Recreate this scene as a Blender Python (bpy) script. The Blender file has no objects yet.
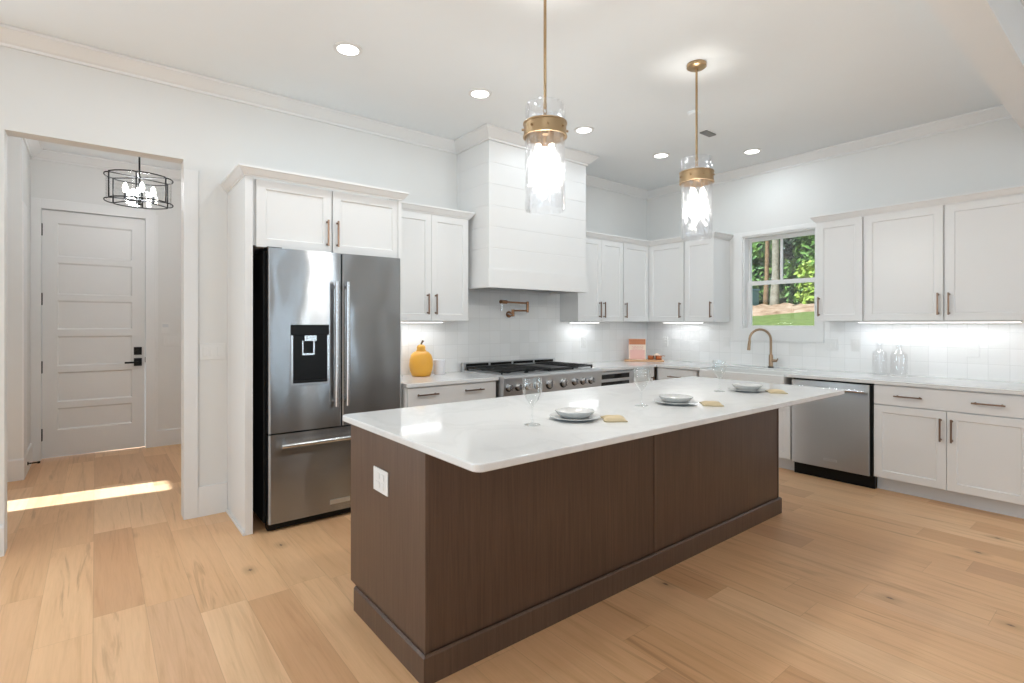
import bpy, bmesh, math, random
from mathutils import Vector, Matrix
random.seed(7)
PI = math.pi
SC = bpy.context.scene
COL = SC.collection

# ------------------------------------------------------------------ camera, world, sun, big lights, exposure
CAM_H = 1.377
cam_data = bpy.data.cameras.new('camera')
cam_data.sensor_width = 36.0
cam_data.lens = 522.32 * 36.0 / 1024.0
cam_data.shift_y = -(341.5 - 324.0) / 1024.0
cam_data.clip_start = 0.02
cam = bpy.data.objects.new('camera', cam_data)
cam.location = (0, 0, CAM_H)
cam.rotation_euler = (PI / 2, 0, -0.6728)
COL.objects.link(cam)
SC.camera = cam

SC.view_settings.view_transform = 'Standard'
SC.view_settings.look = 'None'
SC.view_settings.gamma = 1.0
SC.view_settings.use_curve_mapping = False
SC.view_settings.exposure = -0.26
SC.cycles.max_bounces = 10
SC.cycles.diffuse_bounces = 6
SC.cycles.glossy_bounces = 5
SC.cycles.transmission_bounces = 8
SC.cycles.transparent_max_bounces = 16
SC.cycles.sample_clamp_indirect = 4.0
SC.cycles.caustics_reflective = False
SC.cycles.caustics_refractive = False

world = bpy.data.worlds.new('world')
world.use_nodes = True
SC.world = world
bg = world.node_tree.nodes['Background']
bg.inputs[0].default_value = (0.80, 0.90, 1.0, 1)
bg.inputs[1].default_value = 1.1

sun_l = bpy.data.lights.new('sun', 'SUN')
sun_l.energy = 12.5
sun_l.angle = math.radians(1.2)
sun_l.color = (0.80, 0.93, 1.08)
sun = bpy.data.objects.new('sun', sun_l)
_el = math.radians(57)
_d = Vector((math.cos(_el), -0.13 * math.cos(_el), -math.sin(_el)))
sun.rotation_euler = _d.to_track_quat('-Z', 'Y').to_euler()
sun.location = (-6, 6, 9)
COL.objects.link(sun)


def area(name, loc, direction, sx, sy, power, col=(1, 1, 1), shape='RECTANGLE', spread=None):
    l = bpy.data.lights.new(name, 'AREA')
    l.shape = shape
    l.size = sx
    if shape in ('RECTANGLE', 'ELLIPSE'):
        l.size_y = sy
    l.energy = power
    l.color = col
    if spread:
        l.spread = spread
    o = bpy.data.objects.new(name, l)
    o.location = loc
    o.rotation_euler = Vector(direction).to_track_quat('-Z', 'Y').to_euler()
    COL.objects.link(o)
    return o

FILL_COL = (0.73, 0.95, 1.13)
# added fill lights at unseen, invented windows in the rear and left walls
ADDED_REAR_WIN = [(-2.95, -1.15), (-0.75, 1.05), (1.35, 2.35), (3.30, 3.42), (4.15, 4.36)]  # the narrow ones are placed for streaks in the refrigerator doors
RW_POWER = [10, 10, 9, 12, 18]
for (a, b), pw in zip(ADDED_REAR_WIN, RW_POWER):
    area('rear_fill', ((a + b) / 2, -4.93, 1.5), (0, 1, 0), b - a - 0.06, 2.0, pw, FILL_COL)
ADDED_LEFT_WIN = [(-3.6, -1.6), (-0.9, 1.1)]  # unseen openings added to bring in light from the left
for a, b in ADDED_LEFT_WIN:
    area('side_fill', (-3.93, (a + b) / 2, 1.5), (1, 0, 0), b - a - 0.06, 2.0, 27, FILL_COL)
STREAK_WIN = [(-1.42, -1.26), (-2.25, -1.95), (-3.0, -2.85)]  # unseen slots added for bright streaks in the dishwasher steel
for a, b in STREAK_WIN:
    area('streak_fill', ((a + b) / 2, 4.28, 1.35), (0, -1, 0), b - a - 0.03, 2.2, 28, FILL_COL)

# ------------------------------------------------------------------ materials
def lin(v):
    v = v / 255.0
    return v / 12.92 if v <= 0.04045 else ((v + 0.055) / 1.055) ** 2.4


def rgb(r, g, b):
    return (lin(r), lin(g), lin(b), 1.0)


class NT:
    def __init__(self, name):
        self.m = bpy.data.materials.new(name)
        self.m.use_nodes = True
        self.t = self.m.node_tree
        self.bsdf = self.t.nodes['Principled BSDF']
        self.out = self.t.nodes['Material Output']

    def n(self, typ, ins=None, **kw):
        nd = self.t.nodes.new(typ)
        for k, v in kw.items():
            setattr(nd, k, v)
        for k, v in (ins or {}).items():
            if hasattr(v, 'node') and hasattr(v, 'is_linked'):
                self.t.links.new(v, nd.inputs[k])
            else:
                nd.inputs[k].default_value = v
        return nd

    def math(self, op, a, b=None, c=None):
        d = {0: a}
        if b is not None:
            d[1] = b
        if c is not None:
            d[2] = c
        return self.n('ShaderNodeMath', d, operation=op).outputs[0]

    def mix(self, f, a, b, blend='MIX'):
        nd = self.n('ShaderNodeMix', data_type='RGBA', blend_type=blend)
        for k, v in ((0, f), (6, a), (7, b)):
            if hasattr(v, 'is_linked'):
                self.t.links.new(v, nd.inputs[k])
            else:
                nd.inputs[k].default_value = v
        return nd.outputs[2]

    def ramp(self, f, stops):
        nd = self.n('ShaderNodeValToRGB', {0: f})
        e = nd.color_ramp.elements
        while len(e) < len(stops):
            e.new(0.5)
        for el, (p, c) in zip(e, stops):
            el.position = p
            el.color = c if len(c) == 4 else (*c, 1)
        return nd.outputs[0]

    def set(self, **kw):
        for k, v in kw.items():
            k = k.replace('_', ' ')
            s = self.bsdf.inputs[k]
            if hasattr(v, 'is_linked'):
                self.t.links.new(v, s)
            else:
                s.default_value = v
        return self

    def coords(self, scale=(1, 1, 1)):
        tc = self.n('ShaderNodeTexCoord')
        mp = self.n('ShaderNodeMapping', {0: tc.outputs['Object']})
        mp.inputs['Scale'].default_value = scale
        return mp.outputs[0]

    def bump(self, h, strength=0.1, dist=0.01):
        b = self.n('ShaderNodeBump', {'Height': h, 'Strength': strength, 'Distance': dist})
        self.t.links.new(b.outputs[0], self.bsdf.inputs['Normal'])
        return b.outputs[0]


def paint(name, col, rough=0.5, var=0.02, spec=0.5):
    k = NT(name)
    c = k.n('ShaderNodeTexNoise', {'Vector': k.coords((2, 2, 2)), 'Scale': 3.0, 'Detail': 3.0})
    dark = tuple(x * (1 - var) for x in col[:3]) + (1,)
    k.set(Base_Color=k.mix(c.outputs[0], dark, col), Roughness=rough)
    k.bsdf.inputs['Specular IOR Level'].default_value = spec
    f = k.n('ShaderNodeTexNoise', {'Vector': k.coords((1, 1, 1)), 'Scale': 160.0, 'Detail': 2.0})
    k.bump(f.outputs[0], 0.03, 0.002)
    return k.m


def metal(name, col, rough=0.25, brushed=None, wave=0.0):
    k = NT(name)
    k.set(Metallic=1.0, Base_Color=col, Roughness=rough)
    if brushed:
        sc = {'x': (1.5, 60, 60), 'z': (90, 90, 0.6), 'h': (0.8, 0.8, 160)}[brushed]
        f = k.n('ShaderNodeTexNoise', {'Vector': k.coords(sc), 'Scale': 4.0, 'Detail': 4.0})
        dark = tuple(x * 0.95 for x in col[:3]) + (1,)
        k.set(Base_Color=k.mix(f.outputs[0], dark, col),
              Roughness=k.math('MULTIPLY_ADD', f.outputs[0], 0.05, rough - 0.025))
        w = k.n('ShaderNodeTexNoise', {'Vector': k.coords((1.6, 1.6, 1.1)), 'Scale': 2.0, 'Detail': 1.0})
        if brushed == 'z':
            tg = k.n('ShaderNodeTangent', direction_type='RADIAL', axis='Z')
            k.t.links.new(tg.outputs[0], k.bsdf.inputs['Tangent'])
            k.bsdf.inputs['Anisotropic'].default_value = 1.0
            k.bsdf.inputs['Anisotropic Rotation'].default_value = 0.25
        if wave:
            k.bump(w.outputs[0], wave, 0.05)
    return k.m


def emit(name, col, strength):
    k = NT(name)
    k.set(Base_Color=col, Emission_Color=col, Emission_Strength=strength, Roughness=0.4)
    return k.m


def clear_glass(name, tint=(1, 1, 1, 1), gl=0.55, wavy=0.0, wscale=30.0, rough=0.02):
    """clear glass that lets light pass straight and mirrors its surroundings by the Fresnel law"""
    k = NT(name)
    t = k.t
    t.nodes.remove(k.bsdf)
    tr = k.n('ShaderNodeBsdfTransparent', {'Color': tint})
    gls = k.n('ShaderNodeBsdfGlossy', {'Roughness': rough})
    gls.inputs['Color'].default_value = (1, 1, 1, 1)
    lw = k.n('ShaderNodeLayerWeight', {'Blend': 0.5})
    fac = k.math('MULTIPLY_ADD', k.math('POWER', lw.outputs['Facing'], 2.6), gl, 0.045)
    if wavy:
        v = k.coords((1, 1, 0.45))
        a = k.n('ShaderNodeTexNoise', {'Vector': v, 'Scale': wscale, 'Detail': 1.5, 'Distortion': 0.8})
        b = k.n('ShaderNodeBump', {'Height': a.outputs[0], 'Strength': wavy, 'Distance': 0.02})
        t.links.new(b.outputs[0], gls.inputs['Normal'])
        t.links.new(b.outputs[0], lw.inputs['Normal'])
        rf = k.n('ShaderNodeBsdfRefraction', {'Roughness': 0.0, 'IOR': 1.12})
        t.links.new(b.outputs[0], rf.inputs['Normal'])
        m0 = k.n('ShaderNodeMixShader', {0: 0.14, 1: tr.outputs[0], 2: rf.outputs[0]})
        tl_ = k.n('ShaderNodeBsdfTranslucent', {'Color': (0.95, 0.96, 0.98, 1)})
        m1 = k.n('ShaderNodeMixShader', {0: 0.005, 1: m0.outputs[0], 2: tl_.outputs[0]})
        base = m1.outputs[0]
    else:
        base = tr.outputs[0]
    mx = k.n('ShaderNodeMixShader', {0: fac, 1: base, 2: gls.outputs[0]})
    t.links.new(mx.outputs[0], k.out.inputs['Surface'])
    return k.m


def tile_material(name, axis):
    k = NT(name)
    tc = k.n('ShaderNodeTexCoord')
    sp = k.n('ShaderNodeSeparateXYZ', {0: tc.outputs['Object']})
    S = 0.131
    u = k.math('DIVIDE', sp.outputs[axis], S)
    w = k.math('DIVIDE', k.math('SUBTRACT', sp.outputs['Z'], 0.914), S)
    iu, iw = k.math('FLOOR', u), k.math('FLOOR', w)
    fu, fw = k.math('FRACT', u), k.math('FRACT', w)
    def edge(f):
        return k.math('MINIMUM', f, k.math('SUBTRACT', 1.0, f))
    e = k.math('MINIMUM', edge(fu), edge(fw))
    grout = k.math('LESS_THAN', e, 0.011)
    cv = k.n('ShaderNodeCombineXYZ', {0: iu, 1: iw})
    wn = k.n('ShaderNodeTexWhiteNoise', {'Vector': cv.outputs[0]}, noise_dimensions='3D')
    tone = k.ramp(wn.outputs[0], [(0, rgb(233, 233, 231)), (1, rgb(240, 240, 239))])
    col = k.mix(grout, tone, rgb(216, 216, 214))
    no = k.n('ShaderNodeTexNoise', {'Vector': tc.outputs['Object'], 'Scale': 14.0, 'Detail': 2.0})
    # each hand made tile leans a little its own way
    lean = k.math('MULTIPLY', k.math('SUBTRACT', fu, 0.5), k.math('SUBTRACT', wn.outputs[0], 0.5))
    lean2 = k.math('MULTIPLY', k.math('SUBTRACT', fw, 0.5), k.math('SUBTRACT', k.n('ShaderNodeSeparateColor', {0: wn.outputs[1]}).outputs[1], 0.5))
    rnd = k.math('SMOOTH_MIN', e, 0.05, 0.03)
    h = k.math('ADD', k.math('ADD', k.math('MULTIPLY', no.outputs[0], 0.35), k.math('MULTIPLY', rnd, 3.0)),
               k.math('ADD', lean, lean2))
    k.set(Base_Color=col, Roughness=k.math('MULTIPLY_ADD', grout, 0.45, 0.16))
    k.bump(h, 0.25, 0.008)
    return k.m


def floor_material():
    k = NT('oak_plank_floor')
    tc = k.n('ShaderNodeTexCoord')
    sp = k.n('ShaderNodeSeparateXYZ', {0: tc.outputs['Object']})
    PW, PL = 0.2, 1.25
    u = k.math('DIVIDE', k.math('ADD', sp.outputs['X'], 20.01), PW)
    iu = k.math('FLOOR', u)
    fu = k.math('FRACT', u)
    r0 = k.n('ShaderNodeTexWhiteNoise', {'W': iu}, noise_dimensions='1D').outputs[0]
    v = k.math('ADD', k.math('DIVIDE', k.math('ADD', sp.outputs['Y'], 20.0), PL), k.math('MULTIPLY', r0, 7.31))
    iv = k.math('FLOOR', v)
    fv = k.math('FRACT', v)
    pid = k.n('ShaderNodeCombineXYZ', {0: iu, 1: iv})
    wn = k.n('ShaderNodeTexWhiteNoise', {'Vector': pid.outputs[0]}, noise_dimensions='3D')
    r1 = wn.outputs[0]
    sepc = k.n('ShaderNodeSeparateColor', {0: wn.outputs[1]})
    r2 = sepc.outputs[1]
    # plank local coordinate for the grain, shifted per plank
    off = k.n('ShaderNodeCombineXYZ', {0: k.math('MULTIPLY', r1, 37.0), 1: k.math('MULTIPLY', r2, 53.0)})
    pos = k.n('ShaderNodeVectorMath', {0: tc.outputs['Object'], 1: off.outputs[0]}, operation='ADD')
    mp = k.n('ShaderNodeMapping', {0: pos.outputs[0]})
    mp.inputs['Scale'].default_value = (8.0, 0.5, 1.0)
    g1 = k.n('ShaderNodeTexNoise', {'Vector': mp.outputs[0], 'Scale': 1.6, 'Detail': 5.0, 'Roughness': 0.62, 'Distortion': 1.3})
    mp2 = k.n('ShaderNodeMapping', {0: pos.outputs[0]})
    mp2.inputs['Scale'].default_value = (60.0, 2.2, 1.0)
    g2 = k.n('ShaderNodeTexNoise', {'Vector': mp2.outputs[0], 'Scale': 2.0, 'Detail': 3.0})
    tone = k.ramp(r1, [(0.0, rgb(208, 160, 118)), (0.3, rgb(232, 188, 144)), (0.6, rgb(220, 174, 130)), (0.85, rgb(238, 198, 156)), (1.0, rgb(202, 155, 116))])
    grain = k.ramp(g1.outputs[0], [(0.28, (0.74, 0.66, 0.58)), (0.45, (0.95, 0.93, 0.90)), (0.6, (1.0, 1.0, 1.0)), (0.8, (1.07, 1.07, 1.06))])
    c = k.mix(0.75, tone, grain, 'MULTIPLY')
    fine = k.ramp(g2.outputs[0], [(0.35, (0.86, 0.84, 0.8)), (0.55, (1, 1, 1))])
    c = k.mix(0.3, c, fine, 'MULTIPLY')
    mp4 = k.n('ShaderNodeMapping', {0: pos.outputs[0]})
    mp4.inputs['Scale'].default_value = (5.5, 0.28, 1.0)
    g4 = k.n('ShaderNodeTexNoise', {'Vector': mp4.outputs[0], 'Scale': 1.7, 'Detail': 6.0, 'Roughness': 0.55, 'Distortion': 2.2})
    wav = k.math('PINGPONG', k.math('MULTIPLY', g4.outputs[0], 9.0), 1.0)
    c = k.mix(0.13, c, k.ramp(wav, [(0.0, (0.78, 0.70, 0.62)), (0.35, (1, 1, 1))]), 'MULTIPLY')
    streak = k.ramp(g4.outputs[0], [(0.60, (0, 0, 0)), (0.70, (1, 1, 1))])
    c = k.mix(k.math('MULTIPLY', streak, 0.45), c, rgb(160, 116, 80))
    # knots
    mp3 = k.n('ShaderNodeMapping', {0: pos.outputs[0]})
    mp3.inputs['Scale'].default_value = (2.4, 1.5, 1.0)
    vo = k.n('ShaderNodeTexVoronoi', {'Vector': mp3.outputs[0], 'Scale': 1.0, 'Randomness': 1.0}, voronoi_dimensions='2D')
    pick = k.math('GREATER_THAN', k.n('ShaderNodeSeparateColor', {0: vo.outputs['Color']}).outputs[0], 0.74)
    nd = k.math('ADD', vo.outputs['Distance'], k.math('MULTIPLY', k.math('SUBTRACT', g2.outputs[0], 0.5), 0.05))
    kn = k.math('MULTIPLY', k.ramp(nd, [(0.010, (1, 1, 1)), (0.028, (0, 0, 0))]), pick)
    halo = k.math('MULTIPLY', k.ramp(nd, [(0.02, (0.42, 0.42, 0.42)), (0.12, (0, 0, 0))]), pick)
    c = k.mix(halo, c, rgb(150, 112, 78))
    c = k.mix(k.math('MULTIPLY', kn, 0.8), c, rgb(78, 54, 38))
    eu = k.math('MULTIPLY', k.math('MINIMUM', fu, k.math('SUBTRACT', 1.0, fu)), PW)
    ev = k.math('MULTIPLY', k.math('MINIMUM', fv, k.math('SUBTRACT', 1.0, fv)), PL)
    e = k.math('MINIMUM', eu, ev)
    gap = k.math('LESS_THAN', e, 0.0014)
    c = k.mix(k.math('MULTIPLY', gap, 0.22), c, rgb(120, 86, 58))
    k.set(Base_Color=c, Roughness=k.math('MULTIPLY_ADD', g1.outputs[0], 0.12, 0.33))
    k.bsdf.inputs['Specular IOR Level'].default_value = 0.35
    h = k.math('ADD', k.math('MULTIPLY', k.math('SMOOTH_MIN', e, 0.004, 0.002), 60.0), k.math('MULTIPLY', g2.outputs[0], 0.15))
    k.bump(h, 0.25, 0.002)
    return k.m


def stained_wood(name, a, b, rough=0.42, vertical=True):
    k = NT(name)
    v = k.coords((34, 34, 1.3) if vertical else (1.3, 34, 34))
    g = k.n('ShaderNodeTexNoise', {'Vector': v, 'Scale': 2.2, 'Detail': 6.0, 'Roughness': 0.6, 'Distortion': 0.6})
    bl = k.n('ShaderNodeTexNoise', {'Vector': k.coords((1, 1, 1)), 'Scale': 2.3, 'Detail': 2.0})
    c = k.ramp(g.outputs[0], [(0.3, a), (0.7, b)])
    c = k.mix(0.35, c, k.ramp(bl.outputs[0], [(0.35, (0.72, 0.70, 0.68)), (0.7, (1.1, 1.08, 1.06))]), 'MULTIPLY')
    k.set(Base_Color=c, Roughness=rough)
    k.bump(g.outputs[0], 0.06, 0.002)
    return k.m


M = {}
M['wall'] = paint('wall_paint', rgb(226, 226, 224), 0.6)
M['ceiling'] = paint('ceiling_paint', rgb(237, 241, 243), 0.7)
M['trim'] = paint('trim_paint', rgb(232, 232, 231), 0.35)
M['cab'] = paint('cabinet_paint', rgb(230, 230, 229), 0.33)
M['hood'] = paint('hood_paint', rgb(230, 230, 229), 0.4)
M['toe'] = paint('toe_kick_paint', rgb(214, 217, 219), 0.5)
M['door'] = paint('door_paint', rgb(230, 230, 229), 0.4)
M['floor'] = floor_material()
M['tile_x'] = tile_material('zellige_tile_rear', 'X')
M['tile_y'] = tile_material('zellige_tile_side', 'Y')
M['steel'] = metal('brushed_steel', rgb(164, 166, 168), 0.25, 'z', 0.22)
M['steel_dw'] = metal('brushed_steel_door', rgb(196, 197, 197), 0.33, 'z', 0.16)
M['steel_h'] = metal('brushed_steel_horizontal', rgb(208, 210, 212), 0.38, 'x', 0.05)
M['chrome'] = metal('polished_steel', rgb(208, 209, 210), 0.27)
M['bronze'] = metal('champagne_bronze', rgb(136, 112, 96), 0.38)
M['faucet'] = metal('brushed_bronze', rgb(160, 136, 112), 0.32)
M['brass'] = metal('antique_brass', rgb(176, 150, 116), 0.36)
M['pot'] = metal('dark_bronze', rgb(150, 112, 84), 0.32)
M['copper'] = metal('copper', rgb(205, 140, 104), 0.25)
M['black'] = paint('black_plastic', rgb(10, 10, 10), 0.4, 0.2, 0.25)
M['iron'] = paint('cast_iron', rgb(30, 30, 30), 0.55, 0.2)
M['blackmetal'] = paint('black_metal', rgb(20, 20, 20), 0.45, 0.1, 0.3)
M['darkglass'] = paint('dark_glass', rgb(14, 14, 15), 0.08, 0.1)
M['walnut'] = stained_wood('brown_stained_wood', rgb(76, 56, 43), rgb(97, 75, 60), 0.38)
M['walnut_shaded'] = stained_wood('brown_wood_shaded', rgb(72, 52, 39), rgb(91, 68, 53), 0.36)  # same wood in a darker copy, shade of the island front put into the colour
M['plastic'] = paint('white_plastic', rgb(230, 230, 228), 0.35)
M['ceramic'] = paint('grey_ceramic', rgb(200, 200, 198), 0.22)
M['ceramic_w'] = paint('white_fireclay', rgb(226, 226, 224), 0.15)
M['mug'] = paint('white_ceramic', rgb(230, 230, 234), 0.3)
M['pear'] = paint('yellow_glaze', rgb(230, 168, 60), 0.3, 0.1)
M['stem'] = paint('brown_stem', rgb(92, 66, 40), 0.5, 0.15)
M['napkin'] = paint('straw_linen', rgb(198, 180, 146), 0.85, 0.12)
M['board'] = stained_wood('light_board_wood', rgb(206, 160, 118), rgb(226, 184, 146), 0.5, False)
M['paper'] = paint('book_paper', rgb(244, 236, 226), 0.7)
M['pink'] = paint('pink_cover', rgb(240, 190, 178), 0.5, 0.06)
M['orange'] = paint('orange_cover', rgb(206, 128, 84), 0.5, 0.2)
M['cream'] = paint('cream_cover', rgb(246, 222, 200), 0.5, 0.05)
M['rose'] = paint('rose_cover', rgb(222, 150, 146), 0.5, 0.05)
M['led'] = emit('led_strip', (1, 0.985, 0.96, 1), 6.0)
M['can'] = emit('lit_diffuser', (1, 0.98, 0.95, 1), 7.0)
M['bulb'] = emit('lit_bulb', (1, 0.93, 0.82, 1), 30.0)
M['hallbulb'] = emit('lit_hall_bulb', (1, 0.96, 0.9, 1), 25.0)
M['glass'] = clear_glass('drinking_glass', (0.97, 0.98, 0.98, 1), 0.75)
M['bottle'] = clear_glass('bottle_glass', (0.97, 0.97, 0.97, 1), 0.75)
M['pane'] = clear_glass('window_glass', (0.98, 0.99, 0.98, 1), 0.3)
M['shade'] = clear_glass('water_glass', (0.975, 0.98, 0.99, 1), 0.6, 1.0, 24.0)
M['lantern'] = clear_glass('lantern_glass', (0.97, 0.97, 0.97, 1), 0.2)
M['grey'] = paint('grey_metal_paint', rgb(120, 120, 118), 0.5)


def quartz():
    k = NT('white_quartz')
    n1 = k.n('ShaderNodeTexNoise', {'Vector': k.coords((1, 1, 1)), 'Scale': 1.8, 'Detail': 5.0, 'Distortion': 1.6})
    n2 = k.n('ShaderNodeTexNoise', {'Vector': k.coords((1, 1, 1)), 'Scale': 240.0, 'Detail': 1.0})
    c = k.ramp(n1.outputs[0], [(0.45, rgb(226, 226, 225)), (0.5, rgb(222, 222, 221)), (0.55, rgb(228, 228, 227))])
    c = k.mix(0.10, c, k.ramp(n2.outputs[0], [(0.35, (0.75, 0.75, 0.75)), (0.6, (1, 1, 1))]), 'MULTIPLY')
    k.set(Base_Color=c, Roughness=0.09)
    return k.m


M['quartz'] = quartz()


# ------------------------------------------------------------------ mesh helpers
class MB:
    def __init__(self):
        self.v = []
        self.f = []
        self.s = []

    def add(self, vs, fs, smooth=False):
        o = len(self.v)
        self.v += [Vector(p) for p in vs]
        for f in fs:
            self.f.append(tuple(i + o for i in f))
            self.s.append(smooth)
        return self

    def box(self, x0, x1, y0, y1, z0, z1):
        x0, x1 = min(x0, x1), max(x0, x1)
        y0, y1 = min(y0, y1), max(y0, y1)
        z0, z1 = min(z0, z1), max(z0, z1)
        vs = [(x0, y0, z0), (x1, y0, z0), (x1, y1, z0), (x0, y1, z0), (x0, y0, z1), (x1, y0, z1), (x1, y1, z1), (x0, y1, z1)]
        return self.add(vs, [(0, 3, 2, 1), (4, 5, 6, 7), (0, 1, 5, 4), (1, 2, 6, 5), (2, 3, 7, 6), (3, 0, 4, 7)])

    def shaker(self, x0, x1, z0, z1, y0=0.0, t=0.02, fw=0.058, rec=0.009, sl=0.006):
        """five-piece door: front at y0, back at y0+t, panel set back by rec"""
        def r(d, y):
            return [(x0 + d, y, z0 + d), (x1 - d, y, z0 + d), (x1 - d, y, z1 - d), (x0 + d, y, z1 - d)]
        vs = r(0.0, y0 + t) + r(0.0, y0 + 0.0015) + r(0.0015, y0) + r(fw, y0) + r(fw + sl, y0 + rec)
        fs = [(3, 2, 1, 0)]
        fs = [(0, 3, 2, 1)][::-1]
        for k in range(4):
            a, b = 4 * k, 4 * k + 4
            for i in range(4):
                j = (i + 1) % 4
                fs.append((a + i, a + j, b + j, b + i))
        fs.append((16, 17, 18, 19))
        return self.add(vs, fs)

    def cyl(self, p0, p1, r0, r1=None, seg=20, cap=True):
        r1 = r0 if r1 is None else r1
        p0, p1 = Vector(p0), Vector(p1)
        ax = (p1 - p0).normalized()
        t = Vector((0, 0, 1)) if abs(ax.z) < 0.9 else Vector((1, 0, 0))
        a = ax.cross(t).normalized()
        b = ax.cross(a).normalized()
        vs = []
        for p, r in ((p0, r0), (p1, r1)):
            for i in range(seg):
                an = 2 * PI * i / seg
                vs.append(p + a * (r * math.cos(an)) + b * (r * math.sin(an)))
        self.add(vs, [(i, i + seg, (i + 1) % seg + seg, (i + 1) % seg) for i in range(seg)], True)
        if cap:
            o = len(self.v)
            self.add([vs[i] for i in range(seg)], [tuple(range(seg))])
            self.add([vs[seg + i] for i in range(seg)], [tuple(reversed(range(seg)))])
        return self

    def tube(self, pts, r, seg=12, closed=False):
        pts = [Vector(p) for p in pts]
        n = len(pts)
        rr = r if isinstance(r, (list, tuple)) else [r] * n
        vs = []
        ref = None
        for i in range(n):
            if closed:
                d = pts[(i + 1) % n] - pts[i - 1]
            else:
                d = pts[min(i + 1, n - 1)] - pts[max(i - 1, 0)]
            d.normalize()
            if ref is None:
                ref = Vector((0, 0, 1)) if abs(d.z) < 0.9 else Vector((1, 0, 0))
            a = d.cross(ref).normalized()
            ref = a.cross(d).normalized()
            for j in range(seg):
                an = 2 * PI * j / seg
                vs.append(pts[i] + a * (rr[i] * math.cos(an)) + ref * (rr[i] * math.sin(an)))
        fs = []
        m = n if closed else n - 1
        for i in range(m):
            q = (i + 1) % n
            for j in range(seg):
                k = (j + 1) % seg
                fs.append((i * seg + j, i * seg + k, q * seg + k, q * seg + j))
        self.add(vs, fs, True)
        if not closed:
            self.add(vs[:seg], [tuple(reversed(range(seg)))])
            self.add(vs[-seg:], [tuple(range(seg))])
        return self

    def lathe(self, c, prof, seg=40):
        """closed or open profile of (radius, z) turned about the vertical through c"""
        n = len(prof)
        vs = []
        for r, z in prof:
            for i in range(seg):
                an = 2 * PI * i / seg
                vs.append((c[0] + r * math.cos(an), c[1] + r * math.sin(an), c[2] + z))
        fs = []
        for i in range(n - 1):
            for j in range(seg):
                k = (j + 1) % seg
                fs.append((i * seg + j, i * seg + k, (i + 1) * seg + k, (i + 1) * seg + j))
        return self.add(vs, fs, True)

    def sphere(self, c, r, sc=(1, 1, 1), seg=16, rings=10):
        prof = [(max(1e-4, r * math.sin(PI * i / rings)), -r * math.cos(PI * i / rings)) for i in range(rings + 1)]
        o = len(self.v)
        self.lathe((0, 0, 0), prof, seg)
        for i in range(o, len(self.v)):
            p = self.v[i]
            self.v[i] = Vector((c[0] + p.x * sc[0], c[1] + p.y * sc[1], c[2] + p.z * sc[2]))
        return self

    def prism(self, poly, axis, a0, a1):
        """2D polygon extruded along an axis; poly in the two other axes in x,y,z order"""
        def P(p, a):
            if axis == 'x':
                return (a, p[0], p[1])
            if axis == 'y':
                return (p[0], a, p[1])
            return (p[0], p[1], a)
        n = len(poly)
        vs = [P(p, a0) for p in poly] + [P(p, a1) for p in poly]
        fs = [tuple(range(n)), tuple(reversed(range(n, 2 * n)))]
        fs += [(i, i + n, (i + 1) % n + n, (i + 1) % n) for i in range(n)]
        return self.add(vs, fs)

    def sweep(self, path, prof, side=1, closed=False):
        """profile of (offset from path, z) swept along a level path with mitred corners; side=1 offsets to the left"""
        P = [Vector((p[0], p[1])) for p in path]
        n = len(P)
        dirs = []
        for i in range(n):
            ns = []
            rng = []
            if i > 0 or closed:
                rng.append((P[i] - P[i - 1]).normalized())
            if i < n - 1 or closed:
                rng.append((P[(i + 1) % n] - P[i]).normalized())
            for d in rng:
                ns.append(Vector((-d.y, d.x)) * side)
            if len(ns) == 2:
                m = ns[0] + ns[1]
                m = m / max(1e-6, m.dot(ns[0]))
            else:
                m = ns[0]
            dirs.append(m)
        k = len(prof)
        vs = []
        for i in range(n):
            for o, z in prof:
                q = P[i] + dirs[i] * o
                vs.append((q.x, q.y, z))
        fs = []
        for i in range(n if closed else n - 1):
            j = (i + 1) % n
            for a in range(k):
                b = (a + 1) % k
                fs.append((i * k + a, j * k + a, j * k + b, i * k + b))
        if not closed:
            fs.append(tuple(range(k)))
            fs.append(tuple(reversed(range((n - 1) * k, n * k))))
        return self.add(vs, fs)

    def wall(self, axis, p0, p1, u0, u1, z0, z1, holes=()):
        """solid slab between p0 and p1 on an axis with rectangular holes (u0,u1,z0,z1)"""
        us = sorted(set([u0, u1] + [h for q in holes for h in q[:2] if u0 < h < u1]))
        zs = sorted(set([z0, z1] + [h for q in holes for h in q[2:] if z0 < h < z1]))
        def solid(i, j):
            if i < 0 or j < 0 or i >= len(us) - 1 or j >= len(zs) - 1:
                return False
            cu, cz = (us[i] + us[i + 1]) / 2, (zs[j] + zs[j + 1]) / 2
            return not any(h[0] < cu < h[1] and h[2] < cz < h[3] for h in holes)
        def P(u, p, z):
            return (u, p, z) if axis == 'y' else (p, u, z)
        for i in range(len(us) - 1):
            for j in range(len(zs) - 1):
                if not solid(i, j):
                    continue
                a, b, c, d = us[i], us[i + 1], zs[j], zs[j + 1]
                for p in (p0, p1):
                    self.add([P(a, p, c), P(b, p, c), P(b, p, d), P(a, p, d)], [(0, 1, 2, 3)])
                if not solid(i - 1, j):
                    self.add([P(a, p0, c), P(a, p1, c), P(a, p1, d), P(a, p0, d)], [(0, 1, 2, 3)])
                if not solid(i + 1, j):
                    self.add([P(b, p0, c), P(b, p1, c), P(b, p1, d), P(b, p0, d)], [(0, 1, 2, 3)])
                if not solid(i, j - 1):
                    self.add([P(a, p0, c), P(b, p0, c), P(b, p1, c), P(a, p1, c)], [(0, 1, 2, 3)])
                if not solid(i, j + 1):
                    self.add([P(a, p0, d), P(b, p0, d), P(b, p1, d), P(a, p1, d)], [(0, 1, 2, 3)])
        return self


ROOTM = {}


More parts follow.
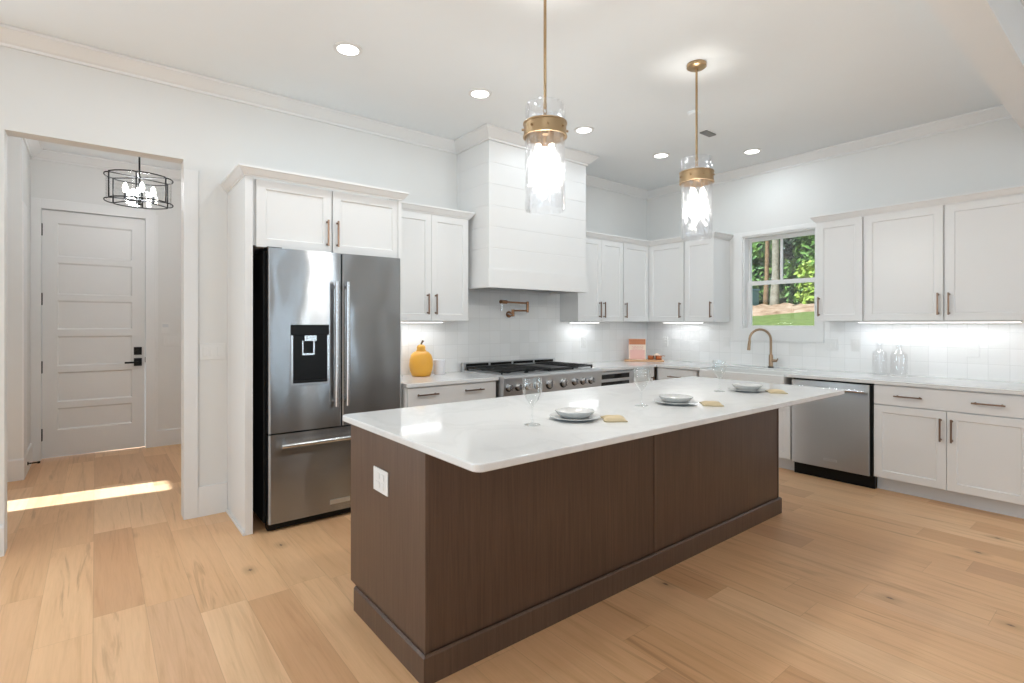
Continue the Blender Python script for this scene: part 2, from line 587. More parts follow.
def thing(name, label, cat, loc=(0, 0, 0), rotz=0.0, group=None):
    o = bpy.data.objects.new(name, None)
    COL.objects.link(o)
    o.empty_display_size = 0.1
    o.location = loc
    o.rotation_euler = (0, 0, rotz)
    o['label'] = label
    o['category'] = cat
    if group:
        o['group'] = group
    ROOTM[o] = Matrix.Translation(Vector(loc)) @ Matrix.Rotation(rotz, 4, 'Z')
    return o


def build(name, mb, mat, parent=None, local=False, bevel=0.0, label=None, weld=True, seg=2):
    """link ONE mesh object; world coordinates unless local=True; parent = thing or part of a thing"""
    me = bpy.data.meshes.new(name)
    vs = mb.v
    root = None
    if parent is not None:
        root = parent
        while root.parent is not None:
            root = root.parent
        if not local:
            inv = ROOTM[root].inverted()
            vs = [inv @ p for p in vs]
    origin = Vector((0, 0, 0))
    me.from_pydata([tuple(p) for p in vs], [], mb.f)
    me.polygons.foreach_set('use_smooth', mb.s)
    bm = bmesh.new()
    bm.from_mesh(me)
    if weld:
        bmesh.ops.remove_doubles(bm, verts=bm.verts, dist=1e-5)
    bmesh.ops.recalc_face_normals(bm, faces=bm.faces)
    for e in bm.edges:
        if len(e.link_faces) == 2:
            if e.link_faces[0].normal.angle(e.link_faces[1].normal, 0) > math.radians(40):
                e.smooth = False
    bm.to_mesh(me)
    bm.free()
    me.materials.append(mat)
    o = bpy.data.objects.new(name, me)
    COL.objects.link(o)
    if parent is not None:
        o.parent = parent
    if bevel:
        b = o.modifiers.new('soft_edge', 'BEVEL')
        b.width = bevel
        b.segments = seg
        b.limit_method = 'ANGLE'
        b.angle_limit = math.radians(50)
    if label:
        o['label'] = label
    return o


def struct(name, mb, mat, label=None, cat=None, bevel=0.0):
    o = build(name, mb, mat, None, bevel=bevel)
    o['kind'] = 'structure'
    o['label'] = label or name
    o['category'] = cat or name.split('_')[0]
    ROOTM[o] = Matrix.Identity(4)
    return o


def attach_light(o, parent):
    """a lamp's own light, carried by the lamp"""
    root = parent
    while root.parent is not None:
        root = root.parent
    o.matrix_world = ROOTM[root].inverted() @ o.matrix_basis
    o.parent = parent
    return o


def copy_tree(o, loc=None, rotz=None, label=None, group=None, parent=None):
    c = o.copy()
    COL.objects.link(c)
    if parent is not None:
        c.parent = parent
    if loc is not None:
        c.location = loc
    if rotz is not None:
        c.rotation_euler = (0, 0, rotz)
    if label:
        c['label'] = label
    if group:
        c['group'] = group
    for ch in list(o.children):
        copy_tree(ch, parent=c)
    return c


# ------------------------------------------------------------------ the room
W, R, CEIL = 4.316, 5.733, 3.124      # rear wall face, right wall face, ceiling height
WT = 0.13
XL, YB = -4.0, -5.0                   # unseen left wall, wall behind the camera
OX0, OX1, OZ = -0.4254, 0.4827, 2.536  # cased opening to the hall
HY = 7.08                             # hall door wall

struct('floor', MB().box(-4.2, R + 0.2, YB - 0.2, HY + 0.25, -0.06, 0.0), M['floor'], 'wide light oak plank floor running through kitchen and hall', 'floor')
struct('ceiling', MB().box(-4.2, R + 0.2, YB - 0.2, W + WT, CEIL, CEIL + 0.08).box(-1.02, R + 0.2, W + WT, HY + 0.25, CEIL, CEIL + 0.08), M['ceiling'], 'flat white ceiling', 'ceiling')
bl_holes = [(a, b, 0.25, 2.45) for a, b in STREAK_WIN]  # openings behind the added streak lights
struct('wall_back', MB().wall('y', W, W + WT, XL - 0.15, R + 0.15, 0, CEIL, [(OX0, OX1, -1, OZ)] + bl_holes), M['wall'], 'white wall behind fridge and range with opening to the hall', 'wall')
WY0, WY1, WZ0, WZ1 = 2.225, 2.995, 1.32, 2.36
struct('wall_right', MB().wall('x', R, R + 0.16, YB - 0.15, W + WT, 0, CEIL, [(WY0, WY1, WZ0, WZ1)]), M['wall'], 'white wall with the sink window', 'wall')
struct('wall_left', MB().wall('x', XL - 0.15, XL, YB - 0.15, W + WT, 0, CEIL, [(a, b, 0.45, 2.55) for a, b in ADDED_LEFT_WIN]), M['wall'], 'white wall left of the living side', 'wall')
struct('wall_front', MB().wall('y', YB - 0.15, YB, XL - 0.15, R + 0.16, 0, CEIL, [(a, b, 0.45, 2.55) for a, b in ADDED_REAR_WIN]), M['wall'], 'white wall behind the camera', 'wall')
n_win = 2
for a, b in ADDED_REAR_WIN:  # unseen casings added round the rear fill lights
    fr = MB().box(a - 0.08, a, YB, YB + 0.02, 0.37, 2.63).box(b, b + 0.08, YB, YB + 0.02, 0.37, 2.63).box(a, b, YB, YB + 0.02, 2.55, 2.63).box(a, b, YB, YB + 0.02, 0.37, 0.45)
    struct('window_%d' % n_win, fr, M['trim'], 'added unseen window casing behind the camera', 'window')
    n_win += 1
for a, b in ADDED_LEFT_WIN:  # unseen casings added round the left fill lights
    fr = MB().box(XL, XL + 0.02, a - 0.08, a, 0.37, 2.63).box(XL, XL + 0.02, b, b + 0.08, 0.37, 2.63).box(XL, XL + 0.02, a, b, 2.55, 2.63).box(XL, XL + 0.02, a, b, 0.37, 0.45)
    struct('window_%d' % n_win, fr, M['trim'], 'added unseen window casing in the left wall', 'window')
    n_win += 1
# dropped header between kitchen and living side
struct('trim_1', MB().box(XL, R, 0.496, 0.666, 2.80, CEIL), M['ceiling'], 'dropped white header crossing the ceiling at upper right', 'header')

# crown moulding round the kitchen, hood included
HXL, HXR, HYF = 2.7536, 4.0058, 3.7865
ccz = 3.028
crown = [(0.0, ccz), (0.014, ccz), (0.016, ccz + 0.016), (0.03, ccz + 0.024), (0.085, ccz + 0.074), (0.095, ccz + 0.078), (0.097, CEIL - 0.002), (0.0, CEIL - 0.002)]
struct('trim_2', MB().sweep([(XL, W), (HXL - 0.001, W)], crown, -1), M['trim'], 'white crown moulding over the fridge wall', 'crown moulding')
struct('trim_3', MB().sweep([(HXR + 0.001, W), (R, W), (R, 0.667)], crown, -1), M['trim'], 'white crown moulding round the far corner and along the window wall', 'crown moulding')

# opening lining: square drywall return is the wall itself; baseboard and flat stile beside the opening
def base_prof(h, t=0.016):
    return [(0, 0), (t, 0), (t, h - 0.012), (t - 0.006, h), (0, h)]

struct('trim_4', MB().box(OX1, 0.571, W - 0.014, W, 0, 2.468).box(0.571, 0.757, W - 0.014, W, 0, 0.213), M['trim'], 'flat white stile and base rail on the wall beside the fridge cabinet', 'wall trim', 0.002)
struct('baseboard_back', MB().sweep([(XL, W), (OX0, W)], base_prof(0.18), -1), M['trim'], 'white baseboard left of the hall opening', 'baseboard')

# hall
HXL0 = -0.51
HW = -0.9
struct('wall_hall_back', MB().wall('y', HY, HY + 0.14, HW - 0.2, 1.5, 0, CEIL, [(-0.4313, 0.4329, -1, 2.545)]), M['wall'], 'hall wall around the panelled door', 'wall')
struct('wall_hall_left', MB().wall('x', HW - 0.12, HW, W + WT, 6.31, 0, CEIL, [(5.335, 5.705, 0.12, 2.32)]), M['wall'], 'hall side wall with a tall sidelight', 'wall')
struct('wall_hall_pier', MB().box(HW, HXL0, 6.31, HY, 0, CEIL), M['wall'], 'white hall wall left of the panelled door', 'wall')
struct('wall_hall_right', MB().wall('x', 1.3, 1.42, W + WT, HY, 0, CEIL), M['wall'], 'hall wall on the right', 'wall')
struct('baseboard_hall', MB().sweep([(HW, 6.31), (HXL0, 6.31), (HXL0, HY)], base_prof(0.19), -1), M['trim'], 'white baseboard round the hall pier', 'baseboard')
struct('baseboard_hall_right', MB().sweep([(0.525, HY), (1.3, HY), (1.3, W + WT)], base_prof(0.184), -1), M['trim'], 'white baseboard right of the hall door', 'baseboard')
struct('trim_5', MB().box(HXL0, HXL0 + 0.012, 6.31, 6.60, 0.19, 2.46), M['trim'], 'flat white stile on the hall wall left of the door', 'wall trim')
struct('trim_6', MB().sweep([(HW, W + WT), (HW, 6.31), (HXL0, 6.31), (HXL0, HY), (1.3, HY), (1.3, W + WT)], crown, -1), M['trim'], 'white crown moulding in the hall', 'crown moulding')
cas = MB().box(-0.4313 - 0.078, -0.4313, HY - 0.018, HY, 0, 2.64).box(0.4329, 0.525, HY - 0.018, HY, 0, 2.64).box(-0.4313, 0.4329, HY - 0.018, HY, 2.545, 2.64)
struct('trim_7', cas, M['trim'], 'flat white casing round the hall door', 'door casing', 0.002)
struct('trim_8', MB().box(0.525, 0.547, HY - 0.012, HY, 0.184, 2.6), M['trim'], 'narrow white stile right of the hall door', 'wall trim')
slm = MB().box(HW - 0.09, HW - 0.03, 5.335, 5.355, 0.12, 2.32).box(HW - 0.09, HW - 0.03, 5.685, 5.705, 0.12, 2.32).box(HW - 0.09, HW - 0.03, 5.355, 5.685, 2.30, 2.32).box(HW - 0.09, HW - 0.03, 5.355, 5.685, 0.12, 0.14)
struct('window_20', slm, M['trim'], 'tall narrow sidelight frame in the hall side wall', 'window')

# hall door: five stacked flat panels
DX0, DX1, DZ0, DZ1 = -0.4275, 0.429, 0.012, 2.538
def panel_door():
    mb = MB()
    yf, t = HY + 0.03, 0.04
    st, rails = 0.115, [DZ0, 0.275, None]
    zs = [(0.285, 0.51), (0.572, 0.880), (0.942, 1.250), (1.320, 1.618), (1.680, 2.008), (2.070, 2.415)]
    x0, x1 = DX0 + st, DX1 - st
    mb.box(DX0, DX1, yf + 0.014, yf + t, DZ0, DZ1)
    cells = [DZ0] + [z for q in zs for z in q] + [DZ1]
    mb.box(DX0, x0, yf, yf + 0.014, DZ0, DZ1)
    mb.box(x1, DX1, yf, yf + 0.014, DZ0, DZ1)
    for i in range(0, len(cells), 2):
        mb.box(x0, x1, yf, yf + 0.014, cells[i], cells[i + 1])
    for a, b in zs:   # sloped sticking round each panel
        s = 0.014
        O = [(x0, yf + 0.002, a), (x1, yf + 0.002, a), (x1, yf + 0.002, b), (x0, yf + 0.002, b)]
        I = [(x0 + s, yf + 0.0135, a + s), (x1 - s, yf + 0.0135, a + s), (x1 - s, yf + 0.0135, b - s), (x0 + s, yf + 0.0135, b - s)]
        mb.add(O + I, [(i, (i + 1) % 4, (i + 1) % 4 + 4, i + 4) for i in range(4)])
    return mb
door = struct('door_1', panel_door(), M['door'], 'white panelled hall door with black hardware', 'door')
yf = HY + 0.03
for z in (2.335, 1.63, 0.938, 0.252):
    h = MB().box(DX0 - 0.014, DX0 + 0.006, yf - 0.012, yf + 0.002, z - 0.06, z + 0.06).cyl((DX0 - 0.004, yf - 0.014, z - 0.062), (DX0 - 0.004, yf - 0.014, z + 0.062), 0.008, seg=10)
    build('hinge', h, M['blackmetal'], door, label='black hinge')
build('deadbolt', MB().box(0.328, 0.400, yf - 0.014, yf, 1.036, 1.122).cyl((0.364, yf - 0.014, 1.079), (0.364, yf - 0.03, 1.079), 0.02, seg=16).box(0.36, 0.368, yf - 0.042, yf - 0.03, 1.06, 1.098), M['blackmetal'], door, bevel=0.002, label='square black deadbolt')
lv = build('lever_handle', MB().box(0.328, 0.400, yf - 0.014, yf, 0.914, 1.000).cyl((0.364, yf - 0.012, 0.955), (0.364, yf - 0.05, 0.955), 0.011, seg=12).box(0.245, 0.374, yf - 0.058, yf - 0.042, 0.945, 0.965), M['blackmetal'], door, bevel=0.002, label='black lever handle')
build('latch_plate', MB().box(DX1 - 0.001, DX1 + 0.004, yf - 0.003, yf + 0.01, 0.95, 1.01), M['blackmetal'], door)

# backsplash
TH = 0.009
bsx = MB().wall('y', W - TH, W, 1.872, R - TH, 0.914, 1.404)
bsx.wall('y', W - TH, W, 2.70, 4.13, 1.404, 1.72)
struct('wall_backsplash_back', bsx, M['tile_x'], 'white square tile backsplash behind the range', 'backsplash')
bsy = MB().wall('x', R - TH, R, 0.56, W - TH, 0.914, 1.404, [(2.149, 3.101, 1.189, 3)])
struct('wall_backsplash_right', bsy, M['tile_y'], 'white square tile backsplash under the window', 'backsplash')

# window over the sink
win = MB()
C0, C1, CZ0, CZ1 = 2.15, 3.10, 1.19, 2.41
win.wall('x', R - 0.02, R, C0, C1, CZ0, CZ1, [(WY0, WY1, WZ0, WZ1)])
window = struct('window_1', win, M['trim'], 'white double hung window over the sink', 'window', 0.002)
jb = MB().wall('x', R - 0.001, R + 0.16, WY0 - 0.001, WY1 + 0.001, WZ0 - 0.001, WZ1 + 0.001, [(WY0 + 0.015, WY1 - 0.015, WZ0 + 0.015, WZ1 - 0.015)])
build('window_frame', jb, M['trim'], window)
a0, a1, b0, b1 = WY0 + 0.015, WY1 - 0.015, WZ0 + 0.015, WZ1 - 0.015
mid = 1.838
up = MB().wall('x', R + 0.10, R + 0.13, a0, a1, mid - 0.022, b1, [(a0 + 0.035, a1 - 0.022, mid + 0.02, b1 - 0.038)])
up.box(R + 0.105, R + 0.125, 2.610, 2.632, mid + 0.02, b1 - 0.038)
us = build('sash', up, M['trim'], window)
build('pane', MB().box(R + 0.113, R + 0.117, a0 + 0.035, a1 - 0.022, mid + 0.02, b1 - 0.038), M['pane'], us)
lo = MB().wall('x', R + 0.065, R + 0.095, a0, a1, b0, mid + 0.02, [(a0 + 0.03, a1 - 0.045, b0 + 0.026, mid - 0.026)])
ls = build('sash', lo, M['trim'], window)
build('pane', MB().box(R + 0.078, R + 0.082, a0 + 0.03, a1 - 0.045, b0 + 0.026, mid - 0.026), M['pane'], ls)

# ------------------------------------------------------------------ kitchen cabinets
def pull(mb, x, z, length, vertical, y0=0.0, off=0.03, t=0.0055):
    """slim bar pull standing off a front at y0 (front faces -y)"""
    h = length / 2
    if vertical:
        mb.box(x - t, x + t, y0 - off - t, y0 - off + t, z - h, z + h)
        for q in (-1, 1):
            mb.cyl((x, y0 + 0.0005, z + q * (h - 0.014)), (x, y0 - off, z + q * (h - 0.014)), 0.0048, seg=8)
            mb.cyl((x, y0 + 0.0005, z + q * (h - 0.014)), (x, y0 - 0.004, z + q * (h - 0.014)), 0.008, seg=10)
    else:
        mb.box(x - h, x + h, y0 - off - t, y0 - off + t, z - t, z + t)
        for q in (-1, 1):
            mb.cyl((x + q * (h - 0.02), y0 + 0.0005, z), (x + q * (h - 0.02), y0 - off, z), 0.0048, seg=8)
            mb.cyl((x + q * (h - 0.02), y0 + 0.0005, z), (x + q * (h - 0.02), y0 - 0.004, z), 0.008, seg=10)
    return mb

SIDE = -PI / 2      # cabinets on the right wall face -x
FT = 0.02
G = 0.0015


def cabinet(name, label, cat, loc, rot, w, d, h, fronts, group=None, toe=0.0, x_lead=0.0):
    """local frame: front faces -y at y=0, x runs left to right, z up from loc"""
    r = thing(name, label, cat, loc, rot, group)
    build('body', MB().box(0, w, FT + 0.001, d, toe, h), M['cab'], r, True)
    if toe:
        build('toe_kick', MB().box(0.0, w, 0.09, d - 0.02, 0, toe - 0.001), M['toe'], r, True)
    for f in fronts:
        kind, x0, x1, z0, z1 = f[:5]
        pulls = f[5:]
        if kind == 'door':
            o = build('door', MB().shaker(x0 + G, x1 - G, z0 + G, z1 - G), M['cab'], r, True)
        elif kind == 'drawer':
            o = build('drawer', MB().box(x0 + G, x1 - G, 0, FT, z0 + G, z1 - G), M['cab'], r, True, bevel=0.0015)
        else:
            o = build('filler', MB().box(x0, x1, 0.0, FT, z0, z1), M['cab'], r, True)
        for p in pulls:
            build('handle', pull(MB(), *p), M['bronze'], o, True, bevel=0.001, label='slim bronze bar handle')
    return r


ccap = [(0.0, 0.0), (0.006, 0.0), (0.008, 0.008), (0.018, 0.014), (0.038, 0.044), (0.046, 0.05), (0.046, 0.064), (0.0, 0.064)]


def cap(root, path, z, side=1):
    build('crown', MB().sweep(path, [(o, zz + z) for o, zz in ccap], side), M['cab'], root)

UZ0, UZ1 = 1.404, 2.341
UY, UX = 4.027, 5.3875      # upper door faces
BY, BX = 3.672, 5.04        # base door faces
CT = 0.914                  # worktop top
CB = 0.884

# fridge surround
fc = thing('refrigerator_cabinet', 'tall white cabinet surround over and beside the steel refrigerator', 'cabinet', (0.758, 3.737, 0))
build('side_panel', MB().box(0.758, 0.8055, 3.737, W - 0.001, 0, UZ1), M['cab'], fc, bevel=0.002)
build('side_panel', MB().box(1.846, 1.872, 3.737, W - 0.001, 0, UZ1), M['cab'], fc, bevel=0.002)
build('body', MB().box(0.8055, 1.846, 3.778, W - 0.001, 1.90, UZ1), M['cab'], fc)
build('shoe', MB().box(0.746, 0.757, 3.737, W - 0.0145, 0, 0.02), M['cab'], fc)
for x0, x1, hx in ((0.829, 1.331, 1.298), (1.338, 1.866, 1.370)):
    mb = MB().shaker(x0 + G, x1 - G, 1.89, 2.338, y0=3.757)
    o = build('door', mb, M['cab'], fc)
    build('handle', pull(MB(), hx, 2.027, 0.187, True, 3.757), M['bronze'], o, bevel=0.001, label='slim bronze bar handle')
cap(fc, [(0.758, W - 0.001), (0.758, 3.737), (1.872, 3.737), (1.872, 3.965)], 2.342, -1)

# uppers left of the hood
ux0 = 1.875
ua = cabinet('wall_cabinet', 'white two-door wall cabinet between the refrigerator and the range hood', 'cabinet', (ux0, UY, UZ0), 0, 2.6945 - ux0, W - UY - 0.001, UZ1 - UZ0,
             [('filler', 0, 1.913 - ux0, 0, UZ1 - UZ0), ('door', 1.913 - ux0, 2.305 - ux0, 0, UZ1 - UZ0, (2.265 - ux0, 0.147, 0.18, True)),
              ('door', 2.305 - ux0, 2.6945 - ux0, 0, UZ1 - UZ0, (2.325 + 0.02 - ux0, 0.147, 0.18, True))])
cap(ua, [(ux0, UY), (2.6945, UY), (2.6945, W)], UZ1, -1)

UG = 'white wall cabinets of the far corner'
ub = cabinet('wall_cabinet', 'white two-door wall cabinet just right of the range hood', 'cabinet', (4.134, UY, UZ0), 0, 4.9023 - 4.134, W - UY - 0.001, UZ1 - UZ0,
             [('door', 0, 0.386, 0, UZ1 - UZ0, (0.345, 0.135, 0.18, True)), ('door', 0.386, 0.7633, 0, UZ1 - UZ0, (0.416, 0.135, 0.18, True))], UG)
cap(ub, [(4.134, UY), (4.9023, UY)], UZ1, -1)
uc = cabinet('wall_cabinet', 'white single-door wall cabinet filling the far corner on the range wall', 'cabinet', (4.903, UY, UZ0), 0, UX + 0.021 - 4.903, W - UY - 0.001, UZ1 - UZ0,
             [('door', 0.005, UX - 4.903 - 0.001, 0, UZ1 - UZ0, (0.03, 0.135, 0.18, True))], UG)
cap(uc, [(4.903, UY), (UX, UY)], UZ1, -1)
ud = cabinet('wall_cabinet', 'white single-door wall cabinet next to the far corner on the window wall', 'cabinet', (UX, UY - 0.001, UZ0), SIDE, UY - 3.529, R - UX - 0.001, UZ1 - UZ0,
             [('door', 0.001, UY - 3.529 - 0.006, 0, UZ1 - UZ0, (UY - 3.578, 0.135, 0.18, True))], UG)
cap(ud, [(UX, UY), (UX, 3.53)], UZ1, -1)
ue = cabinet('wall_cabinet', 'white single-door wall cabinet immediately left of the window', 'cabinet', (UX, 3.5285, UZ0), SIDE, 3.5285 - 3.1535, R - UX - 0.001, UZ1 - UZ0,
             [('door', 0.006, 3.5285 - 3.1535, 0, UZ1 - UZ0, (3.5285 - 3.184, 0.135, 0.18, True))], UG)
cap(ue, [(UX, 3.5285), (UX, 3.1535), (R, 3.1535)], UZ1, -1)

VG = 'white wall cabinets right of the window'
uf = cabinet('wall_cabinet', 'white single-door wall cabinet immediately right of the window', 'cabinet', (UX, 2.0909, UZ0), SIDE, 2.0909 - 1.703, R - UX - 0.001, UZ1 - UZ0,
             [('door', 0, 2.0909 - 1.703 - 0.006, 0, UZ1 - UZ0, (2.0909 - 2.067, 0.137, 0.18, True))], VG)
cap(uf, [(R, 2.0909), (UX, 2.0909), (UX, 1.703)], UZ1, -1)
ug = cabinet('wall_cabinet', 'wide white two-door wall cabinet at the right edge of the picture', 'cabinet', (UX, 1.7015, UZ0), SIDE, 1.7015 - 0.56, R - UX - 0.001, UZ1 - UZ0,
             [('door', 0.006, 1.7015 - 1.1315 - 0.005, 0, UZ1 - UZ0, (1.7015 - 1.168, 0.137, 0.18, True)), ('door', 1.7015 - 1.1315 + 0.005, 1.1415, 0, UZ1 - UZ0, (1.7015 - 1.098, 0.137, 0.18, True))], VG)
cap(ug, [(UX, 1.7015), (UX, 0.56), (R, 0.56)], UZ1, -1)

# base cabinets
TOE, BH = 0.112, CB - 0.001
bx0 = 1.875
ba = cabinet('base_cabinet', 'white base cabinet between refrigerator and range with one wide two-handle drawer', 'cabinet', (bx0, BY, 0), 0, 2.757 - bx0, W - BY - 0.001, BH,
             [('drawer', 0.018, 0.872, 0.70, 0.876, (2.06 - bx0, 0.817, 0.19, False), (2.505 - bx0, 0.82, 0.19, False)),
              ('door', 0.018, 0.445, 0.118, 0.695, (0.41, 0.58, 0.18, True)), ('door', 0.445, 0.872, 0.118, 0.695, (0.48, 0.58, 0.18, True))], toe=TOE)
bc = cabinet('base_cabinet', 'narrow white base cabinet in the far corner beside the steel drawer appliance', 'cabinet', (4.645, BY, 0), 0, 0.395, W - BY - 0.001, BH,
             [('door', 0.005, 0.37, 0.118, 0.872, (0.32, 0.73, 0.10, True))], toe=TOE)
bd = cabinet('base_cabinet', 'white drawer base cabinet between the far corner and the sink', 'cabinet', (BX, 3.665, 0), SIDE, 3.665 - 3.145, R - BX - 0.001, BH,
             [('drawer', 0.03, 0.475, 0.70, 0.876, (0.255, 0.79, 0.17, False)), ('door', 0.03, 0.475, 0.118, 0.695, (0.43, 0.58, 0.18, True)), ('filler', 0.477, 0.52, 0.118, 0.876)], toe=TOE)
be = cabinet('base_cabinet', 'white two-door cabinet below the farmhouse sink', 'cabinet', (BX, 3.144, 0), SIDE, 3.144 - 2.173, R - BX - 0.001, 0.64,
             [('door', 0.005, 0.485, 0.118, 0.625, (0.45, 0.52, 0.18, True)), ('door', 0.485, 0.966, 0.118, 0.625, (0.52, 0.52, 0.18, True))], toe=TOE)
bf = cabinet('base_cabinet', 'white base cabinet right of the dishwasher with one wide drawer over two doors', 'cabinet', (BX, 1.5175, 0), SIDE, 1.5175 - 0.57, R - BX - 0.001, BH,
             [('drawer', 0.0, 0.9475, 0.718, 0.876, (1.5175 - 1.28, 0.797, 0.185, False), (1.5175 - 0.804, 0.797, 0.185, False)),
              ('door', 0.0, 1.5175 - 1.0438, 0.116, 0.714, (1.5175 - 1.078, 0.571, 0.175, True)),
              ('door', 1.5175 - 1.0438, 0.9475, 0.116, 0.714, (1.5175 - 1.011, 0.571, 0.175, True))], toe=TOE)

# worktops
wa = build('countertop', MB().box(1.873, 2.763, 3.65, W - TH, CB, CT), M['quartz'], None, bevel=0.003)
wa['label'] = 'short white quartz worktop under the yellow pear jar'
wa['category'] = 'worktop'
SKY0, SKY1 = 2.215, 3.095     # sink along y
poly = [(4.04, W - TH), (4.04, 3.65), (5.0175, 3.65), (5.0175, SKY1), (5.50, SKY1), (5.50, SKY0), (5.0175, SKY0), (5.0175, 0.565), (R - TH, 0.565), (R - TH, W - TH)]
wb = build('countertop', MB().prism(poly, 'z', CB, CT), M['quartz'], None, bevel=0.003)
wb['label'] = 'long white quartz worktop turning the far corner past the sink'
wb['category'] = 'worktop'

# farmhouse sink
sk = thing('farmhouse_sink', 'white apron-front farmhouse sink under the window', 'sink', (5.24, 2.655, 0.645))
sx0, sx1, sy0, sy1, sz0, sz1 = 4.993, 5.496, SKY0 + 0.004, SKY1 - 0.004, 0.645, 0.897
t = 0.024
mb = MB()
O = lambda z: [(sx0, sy0, z), (sx1, sy0, z), (sx1, sy1, z), (sx0, sy1, z)]
I = lambda z, d: [(sx0 + t + d, sy0 + t + d, z), (sx1 - t - d, sy0 + t + d, z), (sx1 - t - d, sy1 - t - d, z), (sx0 + t + d, sy1 - t - d, z)]
vs = O(sz0) + O(sz1) + I(sz1, 0) + I(sz0 + 0.03, 0.012)
fs = [(0, 3, 2, 1)]
for k in range(3):
    for i in range(4):
        j = (i + 1) % 4
        fs.append((4 * k + i, 4 * k + j, 4 * k + 4 + j, 4 * k + 4 + i))
fs.append((12, 13, 14, 15))
mb.add(vs, fs)
build('basin', mb, M['ceramic_w'], sk, bevel=0.008, seg=3)
build('drain', MB().lathe((5.26, 2.655, sz0 + 0.0305), [(0.0001, 0), (0.042, 0.0), (0.045, 0.003), (0.03, 0.004), (0.0001, 0.002)], 24), M['chrome'], sk)

# faucet
fx, fy = 5.60, 2.622
fa = thing('kitchen_faucet', 'bronze gooseneck faucet behind the sink', 'faucet', (fx, fy, CT))
build('base', MB().lathe((fx, fy, CT), [(0.0001, 0), (0.029, 0.0), (0.029, 0.012), (0.021, 0.014), (0.0001, 0.014)], 24), M['blackmetal'], fa)
build('valve_body', MB().lathe((fx, fy, CT + 0.0135), [(0.021, 0), (0.021, 0.115), (0.014, 0.13), (0.0001, 0.13)], 24), M['faucet'], fa)
hd = build('lever', MB().cyl((fx, fy - 0.015, CT + 0.075), (fx, fy - 0.062, CT + 0.075), 0.016, 0.014, seg=16).tube([(fx, fy - 0.055, CT + 0.075), (fx - 0.01, fy - 0.07, CT + 0.085), (fx - 0.03, fy - 0.085, CT + 0.10)], 0.006), M['faucet'], fa)
dirx, diry = -0.62, 0.785
rad = 0.105
pts = [(fx, fy, CT + 0.12), (fx, fy, CT + 0.20), (fx, fy, CT + 0.295)]
for i in range(1, 13):
    an = PI * i / 12 * 1.05
    k = rad - rad * math.cos(an)
    pts.append((fx + dirx * k, fy + diry * k, CT + 0.295 + rad * math.sin(an) * 1.05))
build('spout', MB().tube(pts, 0.0125, 14), M['faucet'], fa)
e = Vector(pts[-1])
build('spray_head', MB().tube([e + Vector((0, 0, 0.005)), e + Vector((-0.004, 0.005, -0.04)), e + Vector((-0.006, 0.008, -0.095))], [0.0145, 0.016, 0.0175], 14), M['faucet'], fa)

# ------------------------------------------------------------------ refrigerator
FY, FX0, FX1, FXS, FZT = 3.675, 0.886, 1.836, 1.3755, 1.881
fr = thing('refrigerator', 'stainless steel french-door refrigerator with ice dispenser and bottom freezer', 'refrigerator', (1.36, 4.0, 0))
build('case', MB().box(FX0 - 0.01, FX1 - 0.004, 3.765, 4.27, 0.045, 1.868), M['blackmetal'], fr, bevel=0.004, label='dark cabinet side')
build('gasket', MB().box(FX0 + 0.012, FX1 - 0.012, 3.735, 3.765, 0.07, 1.86), M['black'], fr)
DZB = 0.648


def rdoor(x0, x1, z0, z1):
    """door slab with softly rounded vertical edges"""
    r = 0.014
    poly = []
    for cx, sg in ((x0 + r, -1), (x1 - r, 1)):
        a = [(cx + sg * r * math.sin(PI / 2 * i / 5), FY + r - r * math.cos(PI / 2 * i / 5)) for i in range(6)]
        poly += a[::-1] if sg < 0 else a
    poly = [(x0, FY + 0.06)] + poly + [(x1, FY + 0.06)]
    return MB().prism(poly, 'z', z0, z1)

dl = build('door', rdoor(FX0, FXS - 0.002, DZB + 0.004, FZT), M['steel'], fr)
dr = build('door', rdoor(FXS + 0.002, FX1, DZB + 0.004, FZT), M['steel'], fr)
fz = build('freezer_drawer', rdoor(FX0, FX1, 0.055, DZB - 0.006), M['steel'], fr)
for o, x in ((dl, 1.321), (dr, 1.400)):
    h = MB().cyl((x, 3.622, 0.80), (x, 3.622, 1.675), 0.0145, seg=18)
    for z in (0.835, 1.64):
        h.cyl((x, 3.622, z), (x, FY + 0.001, z), 0.011, seg=14)
    hh = build('handle', h, M['chrome'], o, label='long vertical steel bar handle')
    build('end_cap', MB().cyl((x, 3.622, 0.786), (x, 3.622, 0.80), 0.016, seg=18).cyl((x, 3.622, 1.675), (x, 3.622, 1.689), 0.016, seg=18), M['chrome'], hh) if False else None
h = MB().cyl((0.955, 3.618, 0.571), (1.767, 3.618, 0.571), 0.0145, seg=18)
for x in (0.99, 1.732):
    h.cyl((x, 3.618, 0.571), (x, FY + 0.001, 0.571), 0.011, seg=14)
build('handle', h, M['chrome'], fz, label='horizontal steel bar handle')
bdg = build('badge', MB().box(1.29, 1.434, FY - 0.004, FY + 0.001, 0.105, 0.137), M['steel_h'], fz, bevel=0.001, label='small framed name plate')
build('badge_face', MB().box(1.296, 1.428, FY - 0.0048, FY - 0.0041, 0.111, 0.131), M['steel_h'], bdg) if False else None
build('toe_grille', MB().box(FX0, FX1 - 0.01, 3.70, 3.76, 0.012, 0.05), M['black'], fr)
for x in (FX0 + 0.04, FX1 - 0.06):
    build('foot', MB().cyl((x, 3.73, 0.0), (x, 3.73, 0.014), 0.018, seg=12), M['black'], fr)
build('hinge_cover', MB().box(FX0 + 0.0, FX0 + 0.09, 3.70, 3.80, FZT + 0.0005, FZT + 0.008), M['blackmetal'], fr)
